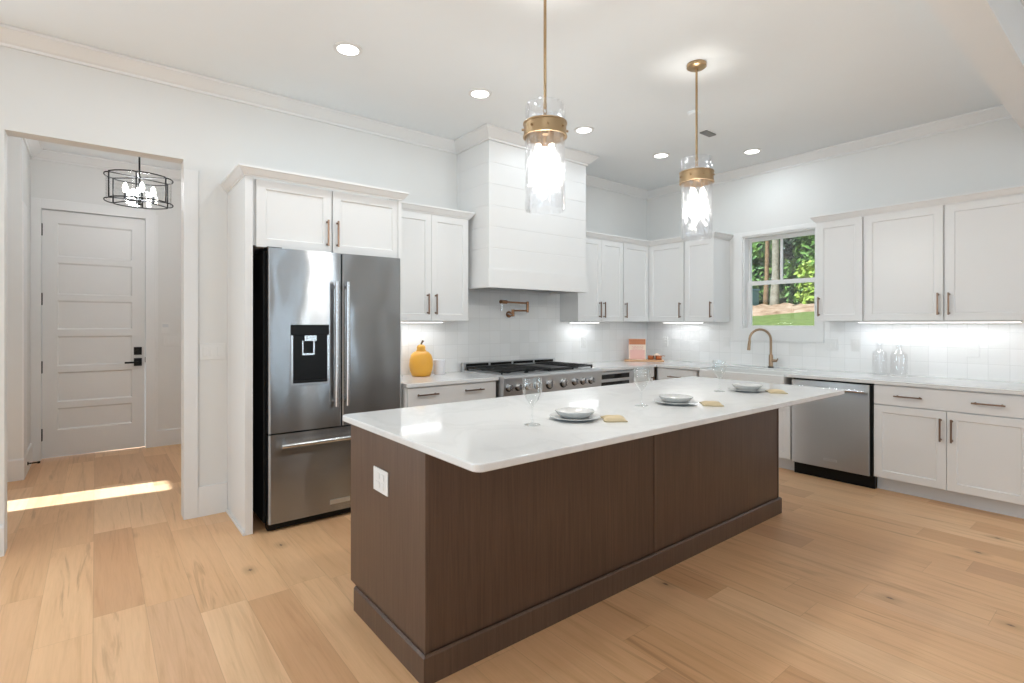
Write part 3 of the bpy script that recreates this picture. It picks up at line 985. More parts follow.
# dispenser set into the left door
dp = build('dispenser', MB().box(1.034, 1.272, FY - 0.006, FY + 0.004, 0.972, 1.312).box(1.026, 1.280, FY - 0.012, FY + 0.004, 1.300, 1.372), M['black'], dl, bevel=0.003, label='black ice and water dispenser')
build('dispenser_frame', MB().wall('y', FY - 0.008, FY - 0.0005, 1.026, 1.280, 0.960, 1.300, [(1.038, 1.268, 0.976, 1.31)]), M['chrome'], dp)
build('nozzle', MB().box(1.11, 1.19, FY - 0.022, FY - 0.006, 1.262, 1.298).box(1.125, 1.175, FY - 0.03, FY - 0.02, 1.268, 1.292), M['chrome'], dp)
build('paddle', MB().wall('y', FY - 0.018, FY - 0.0065, 1.095, 1.178, 1.165, 1.262, [(1.103, 1.168, 1.178, 1.27)]), M['chrome'], dp)
build('drip_tray', MB().box(1.04, 1.266, FY - 0.016, FY - 0.0065, 0.976, 0.992), M['blackmetal'], dp)

# ------------------------------------------------------------------ range hood
hoz = 1.707
hd = thing('range_hood', 'large white shiplap range hood rising to the ceiling above the range', 'range hood', ((HXL + HXR) / 2, W, hoz))
mb = MB().box(HXL + 0.003, HXR - 0.003, HYF + 0.003, W - 0.001, hoz + 0.10, CEIL - 0.001)
nb, z0 = 6, hoz + 0.166
bh = (ccz - z0) / nb
for i in range(nb):
    a, b = z0 + i * bh + 0.0013, z0 + (i + 1) * bh - 0.0013
    mb.box(HXL, HXR, HYF, W - 0.001, a, b)
build('shiplap_body', mb, M['hood'], hd, bevel=0.0015)
bd_ = MB().wall('y', HYF - 0.014, HYF + 0.03, HXL - 0.014, HXR + 0.014, hoz, hoz + 0.166)
bd_.box(HXL - 0.014, HXL + 0.03, HYF + 0.03, W - 0.001, hoz, hoz + 0.166).box(HXR - 0.03, HXR + 0.014, HYF + 0.03, W - 0.001, hoz, hoz + 0.166)
build('band', bd_, M['hood'], hd)
build('liner', MB().box(HXL + 0.03, HXR - 0.03, HYF + 0.03, W - 0.002, hoz + 0.03, hoz + 0.05), M['steel_h'], hd)
build('crown', MB().sweep([(HXL, W), (HXL, HYF), (HXR, HYF), (HXR, W)], crown, -1), M['hood'], hd)

# ------------------------------------------------------------------ range
RX0, RX1, RYF = 2.768, 4.028, 3.60
rg = thing('range', 'wide stainless steel gas range with black grates beneath the hood', 'range', ((RX0 + RX1) / 2, 3.95, 0))
build('body', MB().box(RX0 + 0.002, RX1 - 0.002, RYF + 0.05, 4.29, 0.10, 0.905), M['steel_h'], rg)
pp = [(RYF - 0.005, 0.735), (RYF + 0.052, 0.735), (RYF + 0.052, 0.925), (RYF + 0.004, 0.925), (RYF - 0.012, 0.916), (RYF - 0.016, 0.900)]
build('control_panel', MB().prism(pp, 'x', RX0, RX1), M['steel_h'], rg, bevel=0.003)
for x, rk in ((2.825, .027), (2.93, .027), (3.04, .027), (3.15, .027), (3.31, .036), (3.49, .036), (3.64, .03), (3.755, .03), (3.87, .03)):
    k = MB().cyl((x, RYF + 0.0, 0.822), (x, RYF - 0.022, 0.822), rk * 1.12, rk * 1.1, seg=20).cyl((x, RYF - 0.022, 0.822), (x, RYF - 0.05, 0.822), rk * 0.95, rk * 0.85, seg=20).box(x - 0.005, x + 0.005, RYF - 0.062, RYF - 0.05, 0.822 - rk * 0.85, 0.822 + rk * 0.85)
    kb = build('knob', k, M['chrome'], rg)
    build('knob_skirt', MB().cyl((x, RYF + 0.0, 0.822), (x, RYF - 0.0105, 0.822), rk * 1.45, seg=24), M['blackmetal'], kb)
build('oven_door', MB().box(RX0 + 0.01, RX0 + 0.80, RYF + 0.008, RYF + 0.0495, 0.17, 0.728), M['steel_h'], rg, bevel=0.004)
build('oven_door', MB().box(RX0 + 0.81, RX1 - 0.01, RYF + 0.008, RYF + 0.0495, 0.17, 0.728), M['steel_h'], rg, bevel=0.004)
for a, b in ((RX0 + 0.06, RX0 + 0.75), (RX0 + 0.85, RX1 - 0.05)):
    h = MB().cyl((a, RYF - 0.045, 0.675), (b, RYF - 0.045, 0.675), 0.014, seg=16)
    for x in (a + 0.03, b - 0.03):
        h.cyl((x, RYF - 0.045, 0.675), (x, RYF + 0.009, 0.675), 0.011, seg=12)
    build('oven_handle', h, M['chrome'], rg)
build('kick_panel', MB().box(RX0 + 0.02, RX1 - 0.02, RYF + 0.08, RYF + 0.12, 0.0, 0.10), M['black'], rg)
build('cooktop', MB().box(RX0 + 0.0, RX1 - 0.0, RYF + 0.053, 4.255, 0.9055, 0.928), M['steel_h'], rg, bevel=0.003)
build('backguard', MB().box(RX0 + 0.02, RX1 - 0.02, 4.255, 4.295, 0.9055, 1.002), M['steel_h'], rg, bevel=0.004)
sl = MB()
for i in range(4):
    a = RX0 + 0.05 + i * 0.295
    sl.box(a, a + 0.27, 4.2535, 4.2575, 0.962, 0.988)
build('backguard_vent', sl, M['black'], rg)
gy0, gy1 = RYF + 0.075, 4.235
nw = 4
gw = (RX1 - RX0 - 0.08) / nw
for i in range(nw):
    a = RX0 + 0.04 + i * gw + 0.004
    b = a + gw - 0.008
    if i == 2:
        gb = MB().box(a, b, gy0, gy1, 0.929, 0.952)
        build('griddle_cover', gb, M['iron'], rg, bevel=0.004, label='flat black griddle')
        continue
    g = MB()
    zt0, zt1 = 0.945, 0.961
    for y in (gy0, (gy0 + gy1) / 2 - 0.006, gy1 - 0.012):
        g.box(a, b, y, y + 0.014, zt0, zt1)
    for j in range(5):
        x = a + (b - a - 0.012) * j / 4
        g.box(x, x + 0.012, gy0, gy1, zt0, zt1)
    for x in (a, b - 0.014):
        for y in (gy0, gy1 - 0.014):
            g.box(x, x + 0.014, y, y + 0.014, 0.928, zt0)
    gr = build('grate', g, M['iron'], rg)
    for y in (gy0 + 0.14, gy1 - 0.14):
        build('burner', MB().lathe(((a + b) / 2, y, 0.928), [(0.0001, 0), (0.055, 0), (0.055, 0.006), (0.04, 0.008), (0.04, 0.014), (0.0001, 0.015)], 24), M['iron'], rg)

# microwave drawer right of the range
mw = thing('microwave_drawer', 'stainless steel drawer appliance with two black bands right of the range', 'microwave', (4.335, 3.98, 0))
MX0, MX1 = 4.036, 4.640
build('cabinet_box', MB().box(MX0, MX1, BY + 0.021, W - 0.002, TOE, CB - 0.001), M['cab'], mw)
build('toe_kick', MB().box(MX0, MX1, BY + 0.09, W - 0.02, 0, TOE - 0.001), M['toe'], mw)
build('front_frame', MB().box(MX0 + 0.006, MX1 - 0.006, BY - 0.012, BY + 0.0205, 0.44, 0.872), M['steel_h'], mw, bevel=0.003)
build('control_strip', MB().box(4.066, 4.55, BY - 0.0145, BY - 0.0121, 0.800, 0.848), M['darkglass'], mw, label='upper black glass band')
build('window_band', MB().box(4.066, 4.55, BY - 0.0145, BY - 0.0121, 0.52, 0.768), M['darkglass'], mw, label='lower black glass band')
build('lower_drawer', MB().box(MX0 + 0.006, MX1 - 0.006, BY, BY + 0.0205, 0.118, 0.434), M['cab'], mw, bevel=0.0015)

# dishwasher
dw = thing('dishwasher', 'stainless steel dishwasher with bar handle right of the sink', 'dishwasher', (5.35, 1.845, 0))
DW0, DW1, DWX = 1.536, 2.166, 5.022
build('tub', MB().box(DWX + 0.032, R - 0.05, DW0 + 0.005, DW1 - 0.005, 0.10, CB - 0.004), M['blackmetal'], dw)
dd = build('door', MB().box(DWX, DWX + 0.03, DW0 + 0.006, DW1 - 0.003, 0.112, 0.868), M['steel_dw'], dw, bevel=0.004)
build('side_gap', MB().box(DWX + 0.012, DWX + 0.032, 1.519, DW0 + 0.005, 0.112, 0.868), M['black'], dw)
h = MB().cyl((DWX - 0.042, DW0 + 0.03, 0.812), (DWX - 0.042, DW1 - 0.03, 0.812), 0.0125, seg=16)
for y in (DW0 + 0.055, DW1 - 0.055):
    h.cyl((DWX - 0.042, y, 0.812), (DWX + 0.001, y, 0.812), 0.011, seg=12)
build('handle', h, M['chrome'], dd)
build('badge', MB().box(DWX - 0.004, DWX + 0.001, 1.787, 1.893, 0.174, 0.196), M['steel_h'], dd, bevel=0.001, label='small name plate')
build('kick_plate', MB().box(DWX + 0.06, DWX + 0.08, 1.52, DW1 - 0.003, 0.0, 0.108), M['black'], dw)

# ------------------------------------------------------------------ island
IX0, IX1, IY0, IY1 = 0.985, 3.899, 1.768, 2.515
il = thing('kitchen_island', 'long dark brown wooden island base in the middle of the kitchen', 'kitchen island', ((IX0 + IX1) / 2, (IY0 + IY1) / 2, 0))
ITOP = 0.883
build('carcass', MB().box(IX0 + 0.016, IX1 - 0.016, IY0 + 0.016, IY1 - 0.016, 0.112, ITOP), M['walnut'], il)
build('end_panel', MB().prism([(IY0, 0), (2.44, 0), (2.44, 0.112), (IY1, 0.112), (IY1, ITOP), (IY0, ITOP)], 'x', IX0, IX0 + 0.015), M['walnut'], il, bevel=0.0015)
build('end_panel', MB().prism([(IY0, 0), (2.44, 0), (2.44, 0.112), (IY1, 0.112), (IY1, ITOP), (IY0, ITOP)], 'x', IX1 - 0.015, IX1), M['walnut'], il, bevel=0.0015)
SX = 2.4261
build('front_panel', MB().box(IX0 + 0.0155, SX - 0.012, IY0 + 0.004, IY0 + 0.0155, 0.0, ITOP), M['walnut_shaded'], il)
build('front_panel', MB().box(SX + 0.012, IX1 - 0.0155, IY0 + 0.004, IY0 + 0.0155, 0.0, ITOP), M['walnut_shaded'], il)
build('seam_batten', MB().box(SX - 0.0115, SX + 0.0115, IY0 - 0.001, IY0 + 0.0155, 0.0, ITOP), M['walnut'], il, bevel=0.001)
bp = [(0.0005, 0.0), (0.0145, 0.0), (0.0145, 0.106), (0.006, 0.114), (0.0005, 0.114)]
build('plinth', MB().sweep([(IX0, 2.44), (IX0, IY0 - 0.001), (IX1, IY0 - 0.001), (IX1, 2.44)], bp, -1), M['walnut'], il)
build('toe_kick', MB().box(IX0 + 0.0155, IX1 - 0.0155, 2.42, 2.44, 0.0, 0.111), M['walnut'], il)
w_ = (IX1 - IX0 - 0.06) / 3
for i in range(3):
    x0 = IX0 + 0.03 + i * w_
    dr_ = build('door', MB().box(x0 + 0.003, x0 + w_ - 0.003, IY1 - 0.0155, IY1 + 0.004, 0.12, 0.875), M['walnut'], il, bevel=0.0015)
    build('handle', MB().box(x0 + w_ / 2 - 0.08, x0 + w_ / 2 + 0.08, IY1 + 0.028, IY1 + 0.039, 0.80, 0.811).cyl((x0 + w_ / 2 - 0.06, IY1 + 0.003, 0.8055), (x0 + w_ / 2 - 0.06, IY1 + 0.03, 0.8055), 0.005, seg=8).cyl((x0 + w_ / 2 + 0.06, IY1 + 0.003, 0.8055), (x0 + w_ / 2 + 0.06, IY1 + 0.03, 0.8055), 0.005, seg=8), M['bronze'], dr_)


def plate_x(name, parent, xf, yc, zc, wy, hz, gangs, kind):
    """electrical plate on a face looking to -x"""
    p = build(name, MB().box(xf - 0.006, xf - 0.0004, yc - wy / 2, yc + wy / 2, zc - hz / 2, zc + hz / 2), M['plastic'], parent, bevel=0.002)
    for g in range(gangs):
        y = yc + (g - (gangs - 1) / 2) * 0.046
        if kind == 'outlet':
            for dz in (-0.02, 0.02):
                build('socket', MB().box(xf - 0.0085, xf - 0.0061, y - 0.016, y + 0.016, zc + dz - 0.014, zc + dz + 0.014), M['plastic'], p, bevel=0.003)
        else:
            build('rocker', MB().box(xf - 0.009, xf - 0.0061, y - 0.016, y + 0.016, zc - 0.033, zc + 0.033), M['plastic'], p, bevel=0.002)
    return p

plate_x('outlet', il, IX0, 2.16, 0.686, 0.145, 0.104, 2, 'outlet')['label'] = 'white double outlet plate on the island end'

# island worktop with rounded corners
JX0, JX1, JY0, JY1 = 0.978, 4.14, 1.412, 2.635
poly = []
rc = 0.036
for cx, cy, a0 in ((JX1 - rc, JY1 - rc, 0), (JX0 + rc, JY1 - rc, 90), (JX0 + rc, JY0 + rc, 180), (JX1 - rc, JY0 + rc, 270)):
    for i in range(9):
        an = math.radians(a0 + 90 * i / 8)
        poly.append((cx + rc * math.cos(an), cy + rc * math.sin(an)))
it = build('island_countertop', MB().prism(poly, 'z', ITOP + 0.001, CT), M['quartz'], None, bevel=0.006, seg=3)
it['label'] = 'long white quartz worktop on the brown island'
it['category'] = 'worktop'

# ------------------------------------------------------------------ place settings on the island
def ring_plate(c, r, h, rim, t=0.005):
    return MB().lathe(c, [(0.0001, 0.0), (r * 0.55, 0.0), (r * 0.60, 0.002), (r * 0.66, h * 0.35), (r, h - 0.002), (r + 0.001, h), (r - 0.003, h + 0.001), (r * 0.66, h * 0.35 + t), (r * 0.58, t), (0.0001, t)], 48)


def scallop(mb, o, c, n, amp):
    return mb

POS = [(1.826, 1.80), (2.642, 1.785), (3.519, 1.81)]
WHICH = ['nearest', 'middle', 'farthest']
dp0 = thing('dinner_plate', 'grey dinner plate under the nearest stacked bowl on the island', 'plate', (POS[0][0], POS[0][1], CT + 0.0005), 0, 'dinner plates on the island')
build('plate_dish', MB().lathe((0, 0, 0), [(0.0001, 0.0), (0.075, 0.0), (0.080, 0.004), (0.122, 0.014), (0.124, 0.017), (0.119, 0.0175), (0.082, 0.010), (0.0001, 0.008)], 56), M['ceramic'], dp0, True)
bw0 = thing('bowl', 'grey ribbed bowl on the nearest plate of the island', 'bowl', (POS[0][0], POS[0][1], CT + 0.0095), 0, 'bowls on the island plates')
bowl = MB()
prof = [(0.0001, 0.0), (0.058, 0.0), (0.066, 0.003), (0.082, 0.016), (0.0945, 0.031), (0.096, 0.034), (0.0915, 0.0335), (0.078, 0.018), (0.060, 0.008), (0.0001, 0.006)]
bowl.lathe((0, 0, 0), prof, 72)
for i, p in enumerate(bowl.v):
    rr = math.hypot(p.x, p.y)
    if rr > 0.066:
        an = math.atan2(p.y, p.x)
        k = 1 + 0.018 * math.cos(18 * an) * (rr - 0.06) / 0.03
        bowl.v[i] = Vector((p.x * k, p.y * k, p.z))
build('bowl_dish', bowl, M['ceramic'], bw0, True)
for i in (1, 2):
    copy_tree(dp0, (POS[i][0], POS[i][1], CT + 0.0005), label='grey dinner plate under the %s stacked bowl on the island' % WHICH[i])
    copy_tree(bw0, (POS[i][0], POS[i][1], CT + 0.0095), label='grey ribbed bowl on the %s plate of the island' % WHICH[i])


def napkin(seed, w, d):
    rnd = random.Random(seed)
    nx, ny = 16, 12
    vs, fs = [], []
    for lay in range(2):
        for j in range(ny + 1):
            for i in range(nx + 1):
                u, v = i / nx, j / ny
                z = 0.013 * (1 - abs(2 * v - 1) ** 4) * (1 - abs(2 * u - 1) ** 6) + 0.0015 * math.sin(u * 9 + seed) * math.cos(v * 7) + 0.006
                vs.append(((u - 0.5) * w + 0.004 * math.sin(v * 6 + seed), (v - 0.5) * d + 0.004 * math.sin(u * 7), z if lay == 0 else 0.0))
    m = (nx + 1) * (ny + 1)
    for j in range(ny):
        for i in range(nx):
            a = j * (nx + 1) + i
            fs.append((a, a + 1, a + nx + 2, a + nx + 1))
            fs.append((m + a + nx + 1, m + a + nx + 2, m + a + 1, m + a))
    for i in range(nx):
        fs.append((i, m + i, m + i + 1, i + 1))
        a = ny * (nx + 1) + i
        fs.append((a + 1, m + a + 1, m + a, a))
    for j in range(ny):
        a = j * (nx + 1)
        fs.append((a + nx + 1, m + a + nx + 1, m + a, a))
        a += nx
        fs.append((a, m + a, m + a + nx + 1, a + nx + 1))
    return MB().add(vs, fs, True)

for i, (x, y, rz) in enumerate([(1.955, 1.664, 0.9), (2.755, 1.625, 0.75), (3.595, 1.645, 0.7)]):
    o = build('napkin', napkin(i * 1.7, 0.125, 0.105), M['napkin'], None)
    o.location = (x, y, CT + 0.0005)
    o.rotation_euler = (0, 0, rz)
    o['label'] = 'folded straw-yellow napkin beside the %s plate on the island' % WHICH[i]
    o['category'] = 'napkin'
    o['group'] = 'napkins on the island'

GP = [(1.565, 1.815), (2.412, 1.852), (3.345, 1.915)]
g0 = thing('wine_glass', 'clear stemmed glass left of the nearest plate on the island', 'glass', (GP[0][0], GP[0][1], CT + 0.0005), 0, 'stemmed glasses on the island')
build('bowl', MB().lathe((0, 0, 0), [(0.004, 0.082), (0.010, 0.090), (0.030, 0.118), (0.043, 0.146), (0.0455, 0.165), (0.0452, 0.214), (0.0435, 0.2145), (0.0436, 0.165), (0.041, 0.147), (0.028, 0.121), (0.009, 0.094), (0.0001, 0.091)], 40), M['glass'], g0, True)
build('stem', MB().lathe((0, 0, 0), [(0.0001, 0.0815), (0.0045, 0.0818), (0.0036, 0.06), (0.0036, 0.03), (0.006, 0.011), (0.0001, 0.0112)], 20), M['glass'], g0, True)
build('foot', MB().lathe((0, 0, 0), [(0.0001, 0.0), (0.036, 0.0), (0.037, 0.002), (0.030, 0.004), (0.009, 0.0085), (0.0001, 0.0108)], 40), M['glass'], g0, True)
for i in (1, 2):
    copy_tree(g0, (GP[i][0], GP[i][1], CT + 0.0005), label='clear stemmed glass left of the %s plate on the island' % WHICH[i])

# ------------------------------------------------------------------ things on the wall worktops
pr = thing('pear_jar', 'yellow pear-shaped ceramic jar beside the refrigerator', 'jar', (2.265, 4.14, CT + 0.0005))
c = (2.265, 4.14, CT + 0.0005)
build('body', MB().lathe(c, [(0.0001, 0), (0.072, 0.0), (0.082, 0.006), (0.098, 0.05), (0.105, 0.10), (0.103, 0.145), (0.091, 0.185), (0.070, 0.209), (0.053, 0.219), (0.0001, 0.2195)], 48), M['pear'], pr)
ld = build('lid', MB().lathe(c, [(0.0001, 0.22), (0.046, 0.2205), (0.044, 0.226), (0.038, 0.238), (0.039, 0.256), (0.032, 0.271), (0.018, 0.279), (0.0001, 0.281)], 40), M['pear'], pr)
build('stem', MB().tube([(c[0], c[1], c[2] + 0.274), (c[0] + 0.004, c[1], c[2] + 0.292), (c[0] + 0.02, c[1], c[2] + 0.314)], [0.009, 0.008, 0.010], 10), M['stem'], ld)
mg = build('candle_cup', MB().lathe((0, 0, 0), [(0.0001, 0), (0.049, 0), (0.052, 0.004), (0.054, 0.132), (0.051, 0.135), (0.048, 0.131), (0.046, 0.02), (0.0001, 0.016)], 40), M['mug'], None)
mg.location = (2.462, 4.16, CT + 0.0005)
mg['label'] = 'plain white ceramic cup beside the yellow pear jar'
mg['category'] = 'cup'

# board with cookbook and copper pieces in the far corner
bx, by, ba_ = 5.345, 4.065, math.atan2(-0.40, 0.32)
bo = thing('cutting_board', 'light wooden cutting board lying in the far worktop corner', 'cutting board', (bx, by, CT + 0.0005), ba_)
build('board_slab', MB().box(-0.24, 0.235, -0.10, 0.10, 0, 0.018), M['board'], bo, True, bevel=0.005, seg=3)
bkz = CT + 0.019
bk = thing('cookbook', 'pink and orange cookbook standing upright on the cutting board', 'book', (bx - 0.055, by + 0.06, bkz), ba_ + 0.06)
cw, ch, th = 0.205, 0.262, 0.026
tl = 0.14    # lean back
def lean(mb):
    for i, p in enumerate(mb.v):
        mb.v[i] = Vector((p.x, p.y + p.z * tl, p.z * (1 - tl * tl / 2)))
    return mb
build('pages', lean(MB().box(-cw / 2 + 0.004, cw / 2 - 0.005, 0.004, th - 0.004, 0.004, ch - 0.005)), M['paper'], bk, True)
cv = build('front_cover', lean(MB().box(-cw / 2, cw / 2, 0.0, 0.0038, 0.0, ch)), M['cream'], bk, True)
build('back_cover', lean(MB().box(-cw / 2, cw / 2, th - 0.0038, th, 0.0, ch)), M['pink'], bk, True)
build('spine', lean(MB().box(-cw / 2 - 0.003, -cw / 2 - 0.0001, 0.0, th, 0.0, ch)), M['pink'], bk, True)
build('cover_photo', lean(MB().box(-cw / 2 + 0.002, cw / 2 - 0.002, -0.0009, -0.0002, ch * 0.72, ch - 0.006)), M['orange'], cv, True, label='orange-brown picture band')
build('cover_panel', lean(MB().box(-cw / 2 + 0.012, cw / 2 - 0.012, -0.0009, -0.0002, 0.006, ch * 0.46)), M['pink'], cv, True, label='pink lower cover')
sc_ = MB()
for row, zc in enumerate((ch * 0.60, ch * 0.50)):
    pts = []
    for i in range(37):
        u = i / 36
        pts.append((-0.068 + 0.136 * u, -0.0022, zc + 0.013 * math.sin(u * 26 + row) * (0.6 + 0.4 * math.sin(u * 7))))
    sc_.tube(pts, 0.0022, 6)
build('cover_lettering', lean(sc_), M['rose'], cv, True, label='looping pink script')

def cup(name, x, y, s, label, mat):
    o = thing(name, label, 'measuring cup', (x, y, bkz), random.uniform(-1, 1), 'copper pieces on the cutting board')
    return o
mc = thing('measuring_cup', 'copper measuring cup on the cutting board touching the cookbook', 'measuring cup', (bx + 0.075, by - 0.045, bkz), -2.4, 'copper cups on the cutting board')
build('cup', MB().lathe((0, 0, 0), [(0.0001, 0), (0.032, 0), (0.036, 0.004), (0.04, 0.05), (0.0385, 0.0505), (0.034, 0.006), (0.0001, 0.003)], 32), M['copper'], mc, True)
build('handle', MB().tube([(0.038, 0, 0.044), (0.07, 0, 0.047), (0.095, 0, 0.042)], 0.0045, 8), M['copper'], mc, True)
copy_tree(mc, (bx + 0.125, by - 0.125, bkz), -0.3, label='copper measuring cup at the outer right end of the cutting board')
shk = build('round_jar', MB().lathe((0, 0, 0), [(0.0001, 0), (0.028, 0), (0.04, 0.012), (0.045, 0.032), (0.04, 0.052), (0.022, 0.064), (0.014, 0.072), (0.0001, 0.074)], 32), M['cream'], None)
shk.location = (bx + 0.185, by - 0.055, bkz)
shk['label'] = 'small round cream jar at the back right of the cutting board'
shk['category'] = 'jar'

# two clear bottles
def bottle(h, r):
    b = MB().lathe((0, 0, 0), [(0.0001, 0.0), (r - 0.006, 0.0), (r, 0.008), (r, h * 0.66), (r * 0.93, h * 0.73), (r * 0.5, h * 0.80), (0.021, h * 0.84), (0.021, h * 0.95), (0.030, h * 0.955), (0.030, h), (0.018, h), (0.0175, h * 0.84), (r * 0.46, h * 0.79), (r * 0.88, h * 0.725), (r - 0.004, h * 0.655), (r - 0.004, 0.012), (0.0001, 0.010)], 40)
    return b
for (x, y, h, r, lab) in ((5.575, 1.632, 0.285, 0.058, 'clear glass bottle, left one of the pair beside the window wall cabinet'), (5.52, 1.470, 0.280, 0.063, 'clear glass bottle, right one of the pair under the wall cabinets')):
    o = build('glass_bottle', bottle(h, r), M['bottle'], None)
    o.location = (x, y, CT + 0.0005)
    o['label'] = lab
    o['category'] = 'bottle'
    o['group'] = 'glass bottles on the worktop'

# pot filler above the range
pfx, pfz, pw = 3.385, 1.478, W - TH
pf = thing('pot_filler', 'folded bronze pot filler tap on the tile above the range', 'tap', (pfx, pw, pfz))
build('flange', MB().cyl((pfx, pw - 0.0003, pfz), (pfx, pw - 0.012, pfz), 0.034, seg=24).cyl((pfx, pw - 0.012, pfz), (pfx, pw - 0.075, pfz), 0.017, seg=18), M['pot'], pf)
ay = pw - 0.075
build('lower_arm', MB().cyl((pfx, ay, pfz - 0.022), (pfx, ay, pfz + 0.05), 0.016, seg=16).tube([(pfx, ay, pfz + 0.038), (pfx + 0.165, ay - 0.04, pfz + 0.038)], 0.0095, 12), M['pot'], pf)
jx, jy = pfx + 0.165, ay - 0.04
build('elbow', MB().cyl((jx, jy, pfz + 0.02), (jx, jy, pfz + 0.135), 0.0135, seg=16), M['pot'], pf)
tx, ty = jx - 0.40, jy - 0.10
ua_ = build('upper_arm', MB().tube([(jx, jy, pfz + 0.118), (tx, ty, pfz + 0.118)], 0.0095, 12), M['pot'], pf)
build('valve', MB().cyl((tx + 0.05, ty + 0.014, pfz + 0.118), (tx - 0.04, ty - 0.011, pfz + 0.118), 0.0185, seg=18), M['pot'], pf)
build('spout', MB().tube([(tx - 0.02, ty - 0.006, pfz + 0.11), (tx - 0.022, ty - 0.006, pfz + 0.03)], [0.006, 0.005], 10), M['chrome'], pf, label='thin chrome spout')
build('lever', MB().tube([(pfx - 0.01, ay - 0.012, pfz - 0.005), (pfx - 0.085, ay - 0.02, pfz + 0.004)], 0.004, 8), M['chrome'], pf, label='thin chrome lever')

# ------------------------------------------------------------------ switches and outlets
def plate_thing(name, label, cat, x, y, z, rot, w, h, gangs, kind, group=None):
    """plate on a wall; local frame faces -y"""
    r = thing(name, label, cat, (x, y, z), rot, group)
    build('plate', MB().box(-w / 2, w / 2, -0.006, -0.0004, -h / 2, h / 2), M['plastic'], r, True, bevel=0.002)
    for g in range(gangs):
        xx = (g - (gangs - 1) / 2) * 0.046
        if kind == 'outlet':
            for dz in (-0.02, 0.02):
                build('socket', MB().box(xx - 0.016, xx + 0.016, -0.0085, -0.0061, dz - 0.014, dz + 0.014), M['plastic'], r, True, bevel=0.003)
        elif kind == 'switch':
            build('rocker', MB().box(xx - 0.016, xx + 0.016, -0.0095, -0.0061, -0.033, 0.033), M['plastic'], r, True, bevel=0.002)
    return r

plate_thing('light_switch', 'white three-gang switch plate beside the tall fridge cabinet panel', 'switch', 0.662, W, 1.178, 0, 0.165, 0.118, 3, 'switch')
plate_thing('light_switch', 'white four-gang switch plate right of the hall door', 'switch', 0.70, HY, 1.185, 0, 0.21, 0.115, 4, 'switch')
th_ = plate_thing('keypad', 'small white keypad above the hall switch plate', 'keypad', 0.617, HY, 1.335, 0, 0.085, 0.115, 0, 'none')
build('screen', MB().box(-0.028, 0.028, -0.0085, -0.0061, 0.005, 0.04), M['toe'], th_, True)
plate_thing('outlet', 'white double switch plate on the tile just right of the window', 'outlet', R - TH, 2.083, 1.175, SIDE, 0.12, 0.118, 2, 'switch')
plate_thing('outlet', 'white single outlet plate on the tile left of the glass bottles', 'outlet', R - TH, 1.872, 1.175, SIDE, 0.075, 0.12, 1, 'outlet')
plate_thing('outlet', 'white outlet plate on the tile right of the glass bottles', 'outlet', R - TH, 1.013, 1.16, SIDE, 0.085, 0.12, 1, 'outlet')
plate_thing('outlet', 'white outlet plate on the range wall tile right of the hood', 'outlet', 4.515, W - TH, 1.16, 0, 0.075, 0.12, 1, 'outlet')
plate_thing('outlet', 'white outlet plate on the window wall tile behind the cookbook corner', 'outlet', R - TH, 4.02, 1.15, SIDE, 0.075, 0.12, 1, 'outlet')
plate_thing('light_switch', 'white switch plate on the tile between corner cabinets and window', 'switch', R - TH, 3.19, 1.17, SIDE, 0.075, 0.12, 1, 'switch')

ds = thing('door_stop', 'small black door stop on the hall baseboard', 'door stop', (HXL0 + 0.016, 6.55, 0.09), 0)
build('stop_rod', MB().cyl((HXL0 + 0.0165, 6.55, 0.09), (HXL0 + 0.085, 6.55, 0.09), 0.006, seg=10).cyl((HXL0 + 0.0165, 6.55, 0.09), (HXL0 + 0.024, 6.55, 0.09), 0.016, seg=14), M['blackmetal'], ds)
build('bumper', MB().cyl((HXL0 + 0.0855, 6.55, 0.09), (HXL0 + 0.105, 6.55, 0.09), 0.0105, seg=12), M['black'], ds)

# ------------------------------------------------------------------ lamps
CANS = [(1.251, 3.239, 'over the refrigerator'), (2.273, 3.24, 'above the worktop left of the hood'), (3.43, 3.266, 'right of the near pendant'),
        (4.57, 3.263, 'toward the far corner'), (5.183, 2.615, 'in front of the window'), (0.2, 3.24, ''), (1.2, 1.2, ''), (-1.6, 2.0, ''), (-1.6, -1.4, ''), (4.4, -0.9, '')]  # entries with empty text are unseen, added for more light
cn = None
for i, (x, y, lab) in enumerate(CANS):
    lb = 'round lit recessed ceiling light ' + lab if lab else ''
    if not lab:
        lb = 'added recessed light out of view, ' + ['above the hall opening', 'above the near end of the island', 'left of the hall opening', 'at the left of the living side', 'in the middle of the living side', 'at the right of the living side'][i - 5]
    r = thing('recessed_light', lb, 'ceiling light', (x, y, CEIL), 0, 'recessed ceiling lights')
    if cn is None:
        cn = r
        build('trim_ring', MB().lathe((0, 0, 0), [(0.066, -0.0005), (0.088, -0.0005), (0.088, -0.006), (0.066, -0.010), (0.066, -0.0005)], 36), M['plastic'], r, True)
        build('diffuser', MB().lathe((0, 0, 0), [(0.0001, -0.003), (0.0655, -0.003), (0.0655, -0.007), (0.0001, -0.007)], 36), M['can'], r, True)
    else:
        for ch in cn.children:
            if ch.type == 'MESH':
                copy_tree(ch, parent=r)
    a = area('downlight', (x, y, CEIL - 0.012), (0, 0, -1), 0.13, 0.13, 5.2, (0.855, 0.96, 1.035), 'DISK')
    a.location = (0, 0, -0.012)
    a.parent = r

